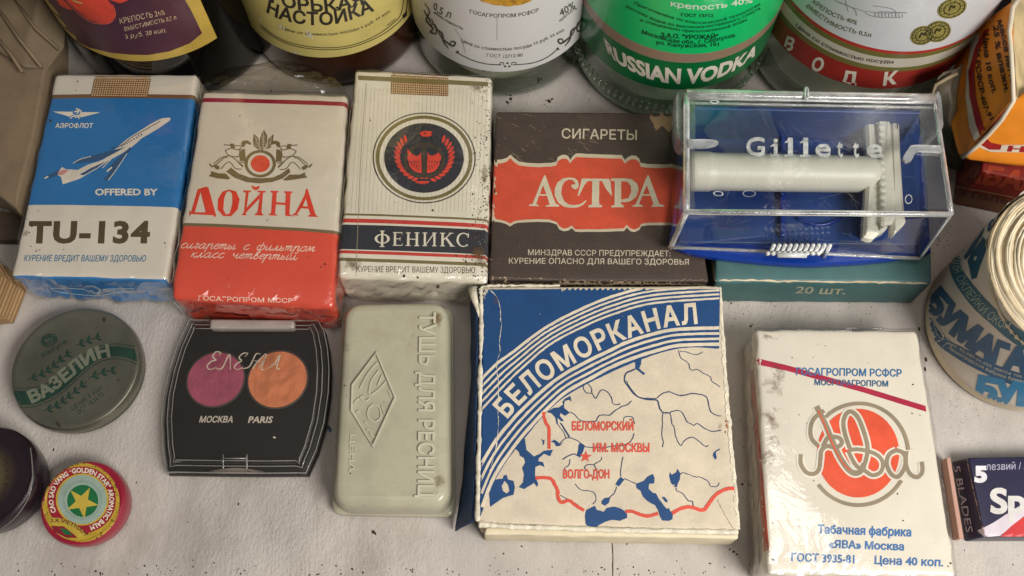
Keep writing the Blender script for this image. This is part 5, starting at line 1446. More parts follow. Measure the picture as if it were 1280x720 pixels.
Print(tl, 5).ellipse(C0, *EL).build('yellow_field', yl, t15)
Print(tl, 5).ellipse(z([(408, 420)])[0], 43, 42).build('red_ring', I('8e1f2c', rough=.3), t15, .13)
Print(tl, 5).ellipse(z([(412, 418)])[0], 33, 32.5).build('yellow_ring', I('b39a3a', rough=.3), t15, .16)
Print(tl, 5).ellipse(z([(413, 418)])[0], 30.5, 30.5).build('pale_ring', I('8fa095', rough=.3, worn=hexc('5c6a60'), wthr=.66), t15, .19)
Print(tl, 5).ellipse(z([(415, 425)])[0], 19.5, 20).build('green_disc', I('1d6238', rough=.3), t15, .22)
def starp(c_, r1, r2, a0): return [(c_[0] + (r1 if k % 2 == 0 else r2) * math.sin(R(36 * k + a0)), c_[1] - (r1 if k % 2 == 0 else r2) * math.cos(R(36 * k + a0))) for k in range(10)]
Print(tl, 5).poly(starp(z([(412, 432)])[0], 21, 8, 28)).build('star_print', I('b8a040', rough=.3, worn=hexc('3f3a1c'), wthr=.64, wscale=700), t15, .25)
pr = Print(tl, 5)
for k in range(60):
    a = 2 * math.pi * k / 60; cc_ = z([(413, 420)])[0]; pr.stroke([(cc_[0] + 21.5 * math.cos(a), cc_[1] + 21.5 * math.sin(a)), (cc_[0] + 25 * math.cos(a), cc_[1] + 25 * math.sin(a))], .4, sm=1)
pr.build('ray_print', I('4f6a5a'), t15, .22)
Print(tl, 5).poly(z([(248, 508), (300, 510), (360, 530), (410, 565), (440, 600), (395, 612), (330, 560), (262, 545)])).build('banner_print', I('b39a3a', rough=.3), t15, .21)
Print(tl, 5).poly(z([(255, 550), (320, 552), (370, 590), (388, 610), (330, 608), (275, 580)])).build('banner_field', I('7c1f2c', rough=.3), t15, .21)
Print(tl, 5).poly(z([(300, 560), (340, 570), (365, 598), (325, 592)])).build('banner_leaf', I('1d6238', rough=.3), t15, .24)
pw = I('d4ccb8', rough=.35)
arc = lambda r1, a, b2, n=9: [(z([(408, 420)])[0][0] + r1 * math.cos(R(a + (b2 - a) * k / n)), z([(408, 420)])[0][1] - r1 * .98 * math.sin(R(a + (b2 - a) * k / n))) for k in range(n + 1)]
Print(tl, 4).text('CAO SAO VANG "GOLDEN STAR" AROMATIC BALM', None, None, 5.8, .03, path=arc(35, 206, -73, 16), res=2, sm=4).build('lettering', pw, t15, .2)
Print(tl, 4).text('S.R.VIETNAM', None, None, 4.4, .02, path=z([(255, 532), (320, 535), (380, 562), (425, 600)]), res=2).build('lettering', I('5c2a20'), t15, .25)
# purple tin at the left edge
h = 14
ctr = P(-22, 597, h); rad = (P(42, 597, h) - P(-22, 597, h)).length
t16 = thing('round_tin', 'dark purple round tin cut off by the left edge of the picture', 'tin', (ctr.x, ctr.y, 0))
pmn = pm('tin_purple', hexc('261a22'), rough=.25, metal=.2, mott=.3, mscale=60, coat=.3, worn=hexc('6f6a5c'), wthr=.76)
lathe('tin_base', ctr.xy, [(rad - 2, .4), (rad - .5, .8), (rad - .2, 2), (rad - .2, 6.6)], pmn, t16)
tl = lathe('tin_lid', ctr.xy, [(rad + .7, 6.4), (rad + .8, 6.8), (rad + .8, 12.6), (rad + .2, 13.8), (rad - .6, 14.1), (rad - 1.6, 13.7), (.5, 13.8)], pmn, t16)
def radial():
    m = bpy.data.materials.new('tin_olive_print'); m.use_nodes = True; N, L = m.node_tree.nodes, m.node_tree.links
    b = N['Principled BSDF']; b.inputs['Roughness'].default_value = .3; b.inputs['Metallic'].default_value = .2
    tc = N.new('ShaderNodeTexCoord'); ln = N.new('ShaderNodeVectorMath'); ln.operation = 'LENGTH'; L.new(tc.outputs['Object'], ln.inputs[0])
    mr = N.new('ShaderNodeMapRange'); mr.inputs['From Min'].default_value = rad * .00055; mr.inputs['From Max'].default_value = rad * .00108; mr.interpolation_type = 'SMOOTHSTEP'; L.new(ln.outputs['Value'], mr.inputs['Value'])
    mx = N.new('ShaderNodeMix'); mx.data_type = 'RGBA'; mx.inputs[6].default_value = (*hexc('85774a'), 1); mx.inputs[7].default_value = (*hexc('261a22'), 1)
    L.new(mr.outputs[0], mx.inputs[0]); L.new(mx.outputs[2], b.inputs['Base Color']); return m
pr = Print(tl, 6); pr.ellipse((-22, 597), 60, 55).build('olive_field', radial(), t16)
z = lambda p: zz(0, 520, 4, p)
pr = Print(tl, 4); pr.text('ЦЕНА 10 КОП.', None, None, 5.5, .01, path=z([(25, 420), (42, 340), (48, 270), (42, 205)]), res=2).stroke(z([(-20, 450), (6, 440)]), 2, sm=1).build('lettering', I('241a16'), t16, .14)
Print(tl, 5).stroke([(38 + 0 * 1, 560), (41, 590), (36, 620), (20, 645), (2, 660)], 1.1).build('rim_wear', I('6d6a64'), t16, .16)

# ============================================================ 11. eyeshadow compact
t17loc = P(306, 500, 0)
t17 = thing('eyeshadow_compact', 'black eyeshadow compact with a clear lid over pink and orange pans', 'cosmetic compact', (t17loc.x, t17loc.y, 0))
blk = pm('black_plastic', hexc('1c1816'), rough=.3, mott=.2, spec=.4, mscale=60)
oln = [(236, 398), (320, 398.5), (398, 399), (406, 413), (410.5, 435), (412.5, 460), (411.5, 490), (406, 528), (396, 563), (383, 592), (330, 592.5), (270, 592), (206, 591), (201.5, 560), (200, 525), (202.5, 495), (209.5, 463), (219, 433), (229, 411)]
hz = 8.0
base_o = [P(x, y, hz).xy for x, y in oln]
def dens(loop, step=2.0):
    out = []
    for i in range(len(loop)):
        a, b = loop[i], loop[(i + 1) % len(loop)]; k = max(1, int((b - a).length / step))
        out += [a.lerp(b, t / k) for t in range(k)]
    return out
base_o = dens(base_o, 3)
cb = loft('compact_base', base_o, [(1.2, 0.4), (.2, 1.4), (0, 3.6), (.4, 4.6), (2.2, 4.8)], blk, t17)
pans = []
for px, py, rx, colr, nm in ((269.5, 474, 35.5, '964458', 'pink'), (347, 474, 37, 'c07048', 'orange')):
    c_ = P(px, py, 5.2); r_ = (P(px + rx, py, 5.2) - P(px - rx, py, 5.2)).length / 2
    lathe('pan_rim', c_.xy, [(r_, 4.8), (r_ + .5, 4.9), (r_ + .5, 5.2), (r_ - .1, 5.25), (r_ - .2, 4.9)], pm('pan_metal', hexc('5c524c'), rough=.35, metal=.7), t17, seg=64, close=False)
    # pressed powder with a worn, lumpy face
    vs, fs = [], []; n = 40
    for i in range(15):
        for k in range(n):
            a = 2 * math.pi * k / n; q = (r_ - .15) * i / 14
            x, y = c_.x + q * math.cos(a), c_.y + q * math.sin(a)
            vs.append((x, y, 5.15 + .32 * nz(x * .35, y * .35, px) * (1 - (i / 14) ** 4) + .12 * nz(x * .9, y * .9, 4)))
    for i in range(14):
        for k in range(n): fs.append([i * n + k, i * n + (k + 1) % n, (i + 1) * n + (k + 1) % n, (i + 1) * n + k])
    o = mesh_obj('powder_pan', vs, fs, pm('powder_' + nm, hexc(colr), rough=.75, mott=.2, mscale=160, bump=.7, bscale=350, specks=.10, sscale=700), t17)
    o['label'] = nm + ' pressed eyeshadow pan'
lidf = film_mat('compact_lid_plastic', (.93, .93, .92), 1.1, .22, 40, .15, .05)
lo_ = [(x, y) for x, y in oln]
def ins(loop, d): return inset([Vector(p) for p in loop], d)
hl = 9.0
o1 = dens([P(x, y, hz).xy for x, y in oln], 3)
lid = loft('clear_lid', o1, [(.5, 4.9), (.4, 7.4), (1.2, 8.2), (3.0, 8.3), (3.5, 9.0), (4.3, 9.1)], lidf, t17, cap_bot=False)
rimm = pm('lid_rim_plastic', (.34, .32, .30), rough=.15, spec=.8, mott=.45, mscale=60, trans=.35)
for d, zq, rr2 in ((.45, 7.6, .17), (2.6, 8.4, .15), (4.3, 9.1, .15)):
    q = inset(o1 if True else o1, d if sum(o1[i].x * o1[(i + 1) % len(o1)].y - o1[(i + 1) % len(o1)].x * o1[i].y for i in range(len(o1))) > 0 else d)
    tube('lid_ridge', [Vector((p.x, p.y, zq)) for p in q], rr2, rimm, t17, seg=6, closed=True)
z = lambda p: zz(300, 390, 6.545, p)
a, b_, c_, d_ = [P(x, y, 9.6) for x, y in [(262, 398), (368, 399), (368, 411), (261, 411)]]
slab('hinge_bar', [a.xy, b_.xy, c_.xy, d_.xy], 9.6, pm('hinge_clear_plastic', (.42, .36, .32), rough=.15, mott=.3, trans=.25, spec=.8), t17, z0=5.5, r=1.2, step=3)
for x in (279, 308.5): tube('latch_edge', [P(x, 568, 9.3), P(x, 574, 9.3), P(x, 586, 8.4)], .22, rimm, t17, seg=6)
tube('latch_edge', [P(279, 573, 9.3), P(308.5, 573, 9.3)], .22, rimm, t17, seg=6)
nc = smoothpath([(258, 591), (275, 587), (295, 585), (315, 587), (334, 591.5), (295, 592.5)], 4, True)
loft('thumb_notch', [P(p.x, p.y, 5).xy for p in nc], [(.2, 4.6), (0, 4.8), (0, 5.6), (.2, 5.8)], pm('notch_plastic', hexc('7c7068'), rough=.2, mott=.2), t17)
Print(cb, 5).text('МОСКВА', (249, 528), (291, 528), 7.2, .03, shear=.25, res=2).build('lettering', I('b7ab9c', rough=.4), t17)
Print(cb, 5).text('PARIS', (310, 528.5), (340, 528.5), 7.6, .03, shear=.25, res=2).build('lettering', I('b7ab9c', rough=.4), t17)
sil = pm('silver_print', hexc('c9bca6'), rough=.3, metal=.4, mott=.45, mscale=260)
pr = Print(lid, 4)
for q in ([(274, 445), (276, 441), (270, 440), (266, 446), (270, 450), (264, 452), (259, 458), (263, 462), (271, 459)], [(270, 461), (278, 460), (287, 443), (288, 462)], [(306, 446), (310, 442), (304, 442), (299, 447), (302, 451), (297, 454), (293, 459), (297, 462), (304, 459)], [(303, 461), (312, 458), (320, 443), (326, 443)], [(332, 442), (320, 455), (316, 462)], [(318, 451), (326, 452)], [(323, 461), (330, 450), (333, 443), (327, 461), (331, 462)], [(334, 461), (343, 455), (350, 444), (346, 460), (350, 461)], [(339, 456), (348, 455)]):
    pr.stroke(q, lambda f: 1.7 * (.45 + .55 * math.sin(math.pi * f)), sm=6)
pr.build('lettering', sil, t17, .12)
flecks(cb, [(342.5, 547, 1.6), (344, 547, 1)], t17, I('d8cfb8'), name='crumb', off=.2)

# ============================================================ 12. plastic mascara case
pl_m = pm('aged_ivory_plastic', hexc('a8a48e'), rough=.26, mott=.25, mscale=38, grime=.5, gscale=38, bump=.04, bscale=300, sss=.1, specks=.03, sscale=200)
ct = P(492, 508, 0)
t18 = thing('mascara_case', 'grey-green plastic block case with embossed lozenge and raised letters', 'cosmetic case', (ct.x, ct.y, 0))
def rrect(cs, r, n=6):
    out = []
    for i in range(4):
        p, a, b = cs[i], cs[i - 1], cs[(i + 1) % 4]
        u, v = (a - p).normalized(), (b - p).normalized()
        for k in range(n + 1):
            t = k / n; A1, B1 = p + u * r, p + v * r
            out.append(A1 * (1 - t) ** 2 + p * 2 * t * (1 - t) + B1 * t * t)
    return dens(out, 4)
o_ = rrect([P(x, y, 4).xy for x, y in [(428, 386), (566, 384), (569, 646), (415, 643)]], 4)
loft('case_base', o_, [(1.5, .4), (.3, .8), (0, 1.6), (0, 3.6), (.8, 4.2), (2, 4.3)], pl_m, t18)
o_ = rrect([P(x, y, 15).xy for x, y in [(431, 379), (559, 377), (561, 633), (416, 632)]], 6.5)
lid = loft('case_lid', o_, [(-.9, 4.3), (-.8, 9), (-.2, 13), (.7, 14.6), (1.8, 15.2), (3.2, 15.3)], pl_m, t18)
rl_m = pm('aged_ivory_plastic_raised', hexc('b9b5a0'), rough=.28, mott=.10, mscale=60, sss=.1)  # relief coloured lighter: cleaner worn tops, and shading highlights painted in
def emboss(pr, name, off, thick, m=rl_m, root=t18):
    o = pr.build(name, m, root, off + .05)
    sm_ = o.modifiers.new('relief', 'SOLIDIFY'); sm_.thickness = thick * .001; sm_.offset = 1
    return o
pr = Print(lid, 5)
pr.text('ТУШЬ ДЛЯ РЕСНИЦ', (524.5, 391), (522.5, 622), 19, .012, res=4)
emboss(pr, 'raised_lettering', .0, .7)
z = lambda p: zz(410, 430, 5.14, p)
pr = Print(lid, 5)
pr.stroke(z([(313, 60), (435, 348), (290, 660), (155, 430), (160, 270)]), 2.6, sm=1, closed=True)
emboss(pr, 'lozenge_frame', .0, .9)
pr = Print(lid, 5)
for q in ([(320, 120), (260, 190), (205, 290)], [(330, 170), (280, 240), (265, 320), (285, 330)], [(375, 240), (330, 290), (280, 330)], [(350, 200), (320, 270)], [(270, 350), (240, 370), (210, 345), (235, 335)], [(290, 390), (262, 420), (258, 470), (300, 500), (340, 470), (330, 410), (290, 390)], [(345, 400), (365, 450)], [(200, 350), (170, 380), (195, 390)], [(190, 430), (210, 440), (180, 440)], [(250, 550), (270, 560), (280, 590), (300, 600)], [(235, 500), (255, 520)], [(390, 300), (410, 350)]):
    pr.stroke(z(q), 1.4, sm=5)
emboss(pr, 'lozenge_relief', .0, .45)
pr = Print(lid, 5); pr.text('ЦЕНА', (438, 543), (436, 590), 6.5, .0, res=2)
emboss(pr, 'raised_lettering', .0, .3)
flecks(lid, [(516, 420, .9), (431, 482, 1.2), (433, 495, 1.1), (440, 583, 1.8), (438, 592, 1.0), (555, 470, .7), (480, 503, .8), (455, 632, .8), (470, 560, .5)] , t18, dirt, off=.1)
stain(lid, t18, (545, 400), 16, 20, off=.12); stain(lid, t18, (430, 430), 18, 20, off=.12); stain(lid, t18, (550, 600), 18, 30, off=.12)

# ============================================================ 13. roll of window paper
Hr = 56.0
cr = P(1362, 338, Hr); Rr = (cr - P(1236, 338, Hr)).length
cr0 = Vector((cr.x, cr.y))
t19 = thing('paper_roll', 'upright roll of window-sealing paper in a blue printed wrapper', 'paper roll', (cr.x, cr.y, 0))
rollc = pm('paper_roll_edge', hexc('d8cbb0'), rough=.8, mott=.12, mscale=80)
roll2 = pm('paper_roll_edge_darker', hexc('c4b292'), rough=.8, mott=.15)  # darker paper tone for some of the wound turns
core = lathe('roll_core', cr0, [(Rr - 1.2, .6), (Rr - .9, 1.2), (Rr - .9, Hr - 1.4), (9, Hr - 1.6), (9, 1)], rollc, t19, seg=96, close=False)
rs = random.Random(4); k = 0; r_ = Rr - 1.0
while r_ > 10:                                # wound layers: separate turns with uneven tops
    th = rs.uniform(.4, 1.1); top = Hr + rs.uniform(-1.0, .9)
    vs, fs = [], []; n = 90
    for q in range(n):
        a = 2 * math.pi * q / n
        dz = .8 * nz(math.cos(a) * 2.4, math.sin(a) * 2.4, k * .7) + .35 * nz(math.cos(a) * 14, math.sin(a) * 14, k * 3.1); dr = .4 * nz(math.cos(a) * 2, math.sin(a) * 2, k * .31)
        for rr2, z_ in ((r_ + dr, Hr - 3), (r_ + dr, top + dz), (r_ - th * .8 + dr, top + dz - .15), (r_ - th * .8 + dr, Hr - 3)):
            vs.append((cr0.x + rr2 * math.cos(a), cr0.y + rr2 * math.sin(a), z_))
    for q in range(n):
        for j in range(3):
            a, b = q * 4 + j, ((q + 1) % n) * 4 + j; fs.append([a, b, b + 1, a + 1])
    mesh_obj('paper_turn', vs, fs, rollc if k % 3 else roll2, t19); r_ -= th; k += 1
wm = pm('roll_wrapper_paper', hexc('cabfb2'), rough=.6, mott=.10, mscale=60, bump=.2, bscale=300, grime=.12)
vs, fs = [], []; n = 140; m_ = 26
for j in range(m_ + 1):
    for i in range(n):
        a = 2 * math.pi * i / n; z_ = .3 + (Hr - .2 - .3) * j / m_
        rr2 = Rr + .35 * nz(math.cos(a) * 4, math.sin(a) * 4, z_ * .05) + (.8 * nz(math.cos(a) * 9, math.sin(a) * 9, 2) if j == m_ else 0)
        if j == m_: z_ += 2.2 * nz(math.cos(a) * 12, math.sin(a) * 12, 5)
        if j < 3: rr2 -= (3 - j) * .9; 
        vs.append(Vector((cr0.x + rr2 * math.cos(a), cr0.y + rr2 * math.sin(a), z_)))
for j in range(m_):
    for i in range(n):
        a, b = j * n + i, j * n + (i + 1) % n; fs.append([a, b, b + n, a + n])
wr = Body('wrapper', vs, fs, wm, t19)
teal, navy = I('1d566b', mott=.15), I('1e4f74', mott=.15)
z = lambda p: zz(1150, 350, 4, p); y_ = lambda p: zz(1150, 220, 4.5, p)
def band(a, b, m, off=.1, nm='printed_band', rough=.5):
    A1 = smoothpath(a, 5); B1 = smoothpath(b, 5)
    Print(wr, 6, rough=rough).poly([(p.x, p.y) for p in A1] + [(p.x, p.y) for p in reversed(B1)]).build(nm, m, t19, off)
band([(1197, 320), (1199, 303), (1203, 292)] if False else z([(165, -30), (200, 60), (290, 170), (400, 260), (520, 310)]), z([(195, -120), (250, -20), (310, 60), (420, 170), (520, 250)]) , teal) if False else None
# teal lettered band
band(zz(1150, 330, 9.846, [(365, -60), (365, 60), (430, 230), (560, 420), (700, 580), (880, 740)]) + [(1256, 420), (1284, 440)], zz(1150, 330, 9.846, [(490, -100), (520, 60), (640, 230), (780, 400), (960, 580)]) + [(1262, 402), (1284, 418)], teal)
band(z([(15, 60), (30, 200), (100, 290), (180, 350), (330, 430), (440, 490), (530, 525)]), z([(35, 60), (60, 180), (130, 280), (240, 345), (380, 420), (530, 470)]), navy) if False else None
band(z([(10, 110), (20, 210), (90, 320), (200, 400), (330, 470), (450, 520), (530, 540)]), z([(38, 130), (60, 200), (130, 290), (240, 350), (360, 415), (530, 475)]), navy)
band(z([(200, 560), (300, 625), (400, 655), (530, 665)]), z([(210, 555), (280, 590), (380, 625), (530, 640)]), I('2c7fa6'))
for t_, a_, b2, hh in (('Б', (60, 118), (95, 150), 24), ('У', (85, 160), (185, 90), 22), ('М', (135, 235), (215, 310), 23), ('А', (245, 330), (335, 395), 24), ('Г', (370, 420), (420, 430), 24), ('А', (430, 450), (520, 480), 22)):
    pass
Print(wr, 5).text('БУМАГА', None, None, 25, .075, path=z([(20, 110), (65, 165), (130, 240), (225, 318), (330, 395), (420, 432), (545, 465)]), res=3, sp=.95, shear=-.1).build('lettering', navy, t19, .13)
Print(wr, 5).text('БУМАГА', None, None, 25, .075, path=z([(270, 585), (400, 610), (520, 622), (640, 620), (800, 600), (980, 560)]), res=3, sp=.95).build('lettering', I('2578a4'), t19, .13)
Print(wr, 5).text('БУМАГА', None, None, 21, .075, path=[(1204, 290), (1207, 306), (1214, 322), (1222, 336), (1233, 348), (1250, 366), (1275, 385)][0:0] or [(1262, 398), (1240, 372), (1222, 350), (1212, 332), (1206, 312), (1205, 296), (1214, 270)][::-1], res=3, sp=.95).build('lettering', I('14495c'), t19, .13) if False else None
pr = Print(wr, 5)
for q in ([(600, 480), (560, 560), (620, 560), (700, 400)],):
    pass
X = lambda p: zz(1150, 260, 9.846, p)
pr.poly(X([(780, 350), (835, 430), (800, 560), (740, 720), (700, 860), (640, 880), (600, 700), (590, 640)]), X([(710, 590), (690, 650), (660, 640), (670, 600)]))
pr.poly(X([(800, 230), (770, 330), (640, 560), (560, 640), (540, 600), (640, 440), (720, 340)])).poly(X([(730, 270), (600, 400), (560, 480), (540, 560), (530, 480), (580, 400)]))
pr.poly(X([(930, 90), (960, 110), (900, 200), (860, 290), (830, 280), (850, 190)]))
pr.build('printed_letters', I('17495a'), t19, .13)
Print(wr, 5).text('ДЛЯ ОКЛЕЙКИ ОКОН', None, None, 10.5, .0, path=zz(1150, 330, 9.846, [(420, -120), (400, 0), (440, 150), (530, 330), (640, 470), (780, 620), (960, 760)]) + [(1262, 412)], res=2).build('lettering', I('9fae9f'), t19, .16)
pr = Print(wr, 5); pr.text('арт. 82-087-01-009, масса 100 г', None, None, 3.5, .01, path=z([(140, 318), (200, 350), (290, 405), (400, 455), (530, 495)]), res=1)
pr.text('Ленинградская фабрика бумаги', None, None, 3.5, .01, path=z([(140, 340), (190, 372), (290, 428), (400, 480), (530, 515)]), res=1).build('lettering', I('b8b4a4'), t19, .16)
ragged('torn_wrapper_edge', wr, [(1278, 238), (1262, 252), (1250, 272), (1240, 300), (1236.5, 330), (1240, 360), (1250, 390), (1266, 415), (1282, 430)], 4, t19, off=.3, m=pm('torn_wrapper', hexc('cdbfa4'), rough=.85, mott=.2))
ragged('torn_wrapper_patch', wr, z([(75, 370), (110, 400), (180, 520), (270, 600)]), 8, t19, off=.2, m=pm('torn_inner', hexc('b59c84'), rough=.8, mott=.2))
ragged('crease', wr, z([(90, 230), (120, 290), (60, 330), (130, 440), (190, 560)]), 1.6, t19, off=.3, m=I('c9beb0'))
ragged('crease', wr, z([(60, 160), (95, 280), (150, 300), (105, 340)]), 1.2, t19, off=.3, m=I('9db0b4'))

# ============================================================ 14. razor blade box
t20l = P(1240, 620, 0)
t20 = thing('blade_box', 'small dark blue box of razor blades with red and white swoosh, lower right edge', 'razor blade box', (t20l.x, t20l.y, 0))
nb = pm('box_print_navy', hexc('1d1a38'), rough=.4, mott=.15, mscale=150, worn=hexc('8a7a80'), wthr=.77, coat=.2)
b20 = slab('box_body', [(1211, 572), (1420, 568), (1428, 670), (1231, 671)], 9, nb, t20, r=.5, step=3, bottom=[(1190, 577), (1384, 580), (1392, 676), (1206, 677)])
z = lambda p: zz(1170, 550, 4.236, p)
Print(b20, 5).poly(z([(255, 512), (220, 480), (300, 440), (400, 375), (540, 290), (540, 390), (430, 440), (335, 508)])).build('white_swoosh', I('c4b8c0', mott=.1), t20)
Print(b20, 5).poly(z([(340, 510), (400, 455), (470, 400), (700, 290), (700, 420), (560, 510)])).build('red_swoosh', I('b52a2c'), t20, .13)
Print(b20, 5).text('5', z([(203, 220)])[0], z([(270, 220)])[0], 18, .06, res=4).build('lettering', I('d8d4d8', rough=.3), t20, .14)
Print(b20, 5).text('лезвий / лезa', z([(265, 160)])[0], z([(560, 152)])[0], 8.6, .0, res=2).build('lettering', I('a8a4b8'), t20, .14)
Print(b20, 5).text('Sputnik', z([(285, 385)])[0], z([(900, 380)])[0], 29, .04, res=6).build('lettering', I('c9c4c0', rough=.25), t20, .18)
Print(b20, 5).text('5 BLADES', z([(93, 138)])[0], z([(163, 490)])[0], 8.0, .01, up=(1, -.1), res=2).build('lettering', I('b8b0bc'), t20, .14)
ragged('worn_edge', b20, z([(163, 90), (195, 240), (215, 330), (260, 512)]), 1.2, t20, off=.16, m=I('a58a84'), jit=.4)
slab('inner_card', [(1183, 572), (1188, 571), (1205, 673), (1199, 673)], 5, pm('pink_card', hexc('b08878'), rough=.7), t20, r=.3, step=3)

# ============================================================ 15. red box and orange packet at the right edge
bx = thing('tobacco_box', 'red and tan box lying under the orange packet at the right edge', 'box', P(1260, 240, 0))
rb = pm('box_print_red', hexc('7a1c10'), rough=.55, mott=.2, mscale=100)
hb = 26
q = [P(1196, 256, 0), P(1290, 276, 0)]
d = (q[1] - q[0]).normalized(); nrm = Vector((-d.y, d.x, 0))
if nrm.y < 0: nrm = -nrm
a0, a1 = q[0] - d * 1.5, q[0] + d * 80
bb_ = slab('box_body', [(a0 + nrm * 60).xy, (a1 + nrm * 60).xy, a1.xy, a0.xy], hb, rb, bx, r=1.0, step=4)
Print(bb_, 6).poly([(1190, 236.5), (1240, 244), (1290, 256), (1290, 280), (1240, 268), (1190, 258)]).build('tan_band', I('6d4526', mott=.2), bx)
Print(bb_, 6).stroke([(1190, 233), (1240, 241), (1290, 252)], 1.8).build('stripe', I('8a6a48'), bx)
Print(bb_, 6).text('тательно', None, None, 8, .03, path=[(1184, 242.5), (1230, 249), (1290, 262)], res=2, shear=.2).build('lettering', I('4e170e'), bx, .16)
pr = Print(bb_, 6); pr.text('ТАБАК', None, None, 20, .05, path=[(1176, 222), (1230, 229), (1300, 240)], shear=.3).build('lettering', I('9a3a20'), bx, .13)
pk = thing('orange_packet', 'torn orange paper packet with red and white stripes on the red box', 'packet', P(1240, 160, hb + 1))
orp = pm('packet_orange_paper', hexc('d88220'), rough=.5, mott=.12, mscale=60, bump=.25, bscale=200, coat=.2)
V3 = lambda l: [P(x, y, z_) for x, y, z_ in l]
def sheet(name, rows, mat, root, nu=24, nv=24, amp=.5, seed=0, thick=.35):
    vs, fs = [], []; rc, cc2 = len(rows) - 1, len(rows[0]) - 1
    for j in range(nv + 1):
        for i in range(nu + 1):
            u, v = i / nu * cc2, j / nv * rc
            a, b2 = min(int(u), cc2 - 1), min(int(v), rc - 1); fu, fv = u - a, v - b2
            g = [P(*rows[b2 + dj][a + di]) for dj in (0, 1) for di in (0, 1)]
            p = (g[0] * (1 - fu) + g[1] * fu) * (1 - fv) + (g[2] * (1 - fu) + g[3] * fu) * fv
            ed = min(1, 6 * min(i / nu, 1 - i / nu, j / nv, 1 - j / nv) + .15)
            p += Vector((nz(p.y * .12, p.z * .12, seed), nz(p.x * .12, p.z * .12, seed + 4), nz(p.x * .12, p.y * .12, seed + 8))) * amp * ed
            vs.append(p)
    for j in range(nv):
        for i in range(nu): k = j * (nu + 1) + i; fs.append([k, k + 1, k + nu + 2, k + nu + 1])
    b = Body(name, vs, fs, mat, root)
    if thick:
        s_ = b.obj.modifiers.new('paper', 'SOLIDIFY'); s_.thickness = thick * .001; s_.offset = 0
    return b
left = sheet('side_panel', [[(1204, 58, 30), (1222, 36, 46), (1246, 16, 58), (1266, 2, 66)], [(1186, 100, 28), (1216, 88, 44), (1244, 74, 56), (1266, 60, 66)], [(1186, 150, 27.5), (1212, 142, 38), (1242, 134, 50), (1266, 124, 58)], [(1199, 194, 27.5), (1202, 196.5, 28), (1203, 197, 28.5), (1206, 196, 29)]], orp, pk, 26, 30, .6, 2)
frp = sheet('front_panel', [[(1268, 126, 58), (1285, 112, 64), (1320, 100, 66)], [(1236, 166, 42), (1290, 150, 50), (1330, 150, 52)], [(1205, 196, 29.5), (1280, 182, 36), (1330, 182, 38)], [(1210, 199, 28), (1270, 207, 28), (1330, 210, 28)]], orp, pk, 26, 20, .5, 5)
sheet('torn_lining', [[(1265, 0, 66), (1290, -10, 60), (1330, -20, 60)], [(1267, 60, 66), (1285, 50, 52), (1330, 50, 50)], [(1270, 125, 59), (1288, 112, 62), (1330, 100, 64)]], pm('lining_paper', hexc('b09c74'), rough=.8, mott=.2, bump=.5, bscale=120), pk, 20, 20, 4, 6)
rsd = I('8c1c1e'); wsd = I('c4b8a4')
Print(left, 5).poly([(1217, 46), (1209, 90), (1208, 120), (1213, 160), (1221, 182), (1228, 176), (1221, 155), (1214, 120), (1215, 90), (1226, 42)]).build('white_stripe', wsd, pk, .42)
Print(left, 5).poly([(1232, 38), (1220, 60), (1212, 90), (1213, 120), (1221, 155), (1229, 176), (1236, 168), (1230, 155), (1221, 120), (1219, 90), (1224, 66), (1238, 36)]).build('red_stripe', rsd, pk, .46)
bk = I('2f1c10')
Print(left, 5).text('16 РСФСР-607-91', None, None, 5.5, .03, path=[(1222, 62), (1221, 80), (1225, 110), (1231, 135), (1239, 150)], res=2).build('lettering', bk, pk, .46)
Print(left, 5).text('Цена 10 коп.', None, None, 6, .03, path=[(1231, 42), (1231, 62), (1236, 95), (1242, 117)], res=2).build('lettering', bk, pk, .46)
Print(left, 5).text('25 % влажн.', None, None, 6, .03, path=[(1243, 32), (1246, 62), (1252, 90), (1257, 116)], res=2).build('lettering', bk, pk, .46)
Print(left, 5).text('масса нетто', None, None, 6, .03, path=[(1248, 26), (1254, 50), (1260, 85), (1265, 105)], res=2).build('lettering', bk, pk, .46)
Print(frp, 5).poly([(1221, 182), (1230, 173), (1240, 180), (1290, 180), (1290, 190), (1238, 189)]).build('white_stripe', wsd, pk, .42)
Print(frp, 5).poly([(1222, 178), (1230, 168), (1238, 177), (1252, 180), (1250, 186), (1236, 186)]).build('red_stripe', rsd, pk, .46)
Print(frp, 5).text('НЕ', (1258, 188), (1300, 190), 6.5, .05, shear=.3).build('lettering', rsd, pk, .46)
tube('torn_rim', [p for p in [P(1203, 197, 29.5), P(1220, 184, 36), P(1237, 167, 43), P(1252, 150, 51), P(1267, 126, 59), P(1266, 100, 63), P(1264.5, 70, 66.5), P(1262, 40, 67), P(1266, 10, 67), P(1276, -5, 66)]], .8, pm('torn_paper_edge', hexc('c9bca6'), rough=.8), pk, seg=6)
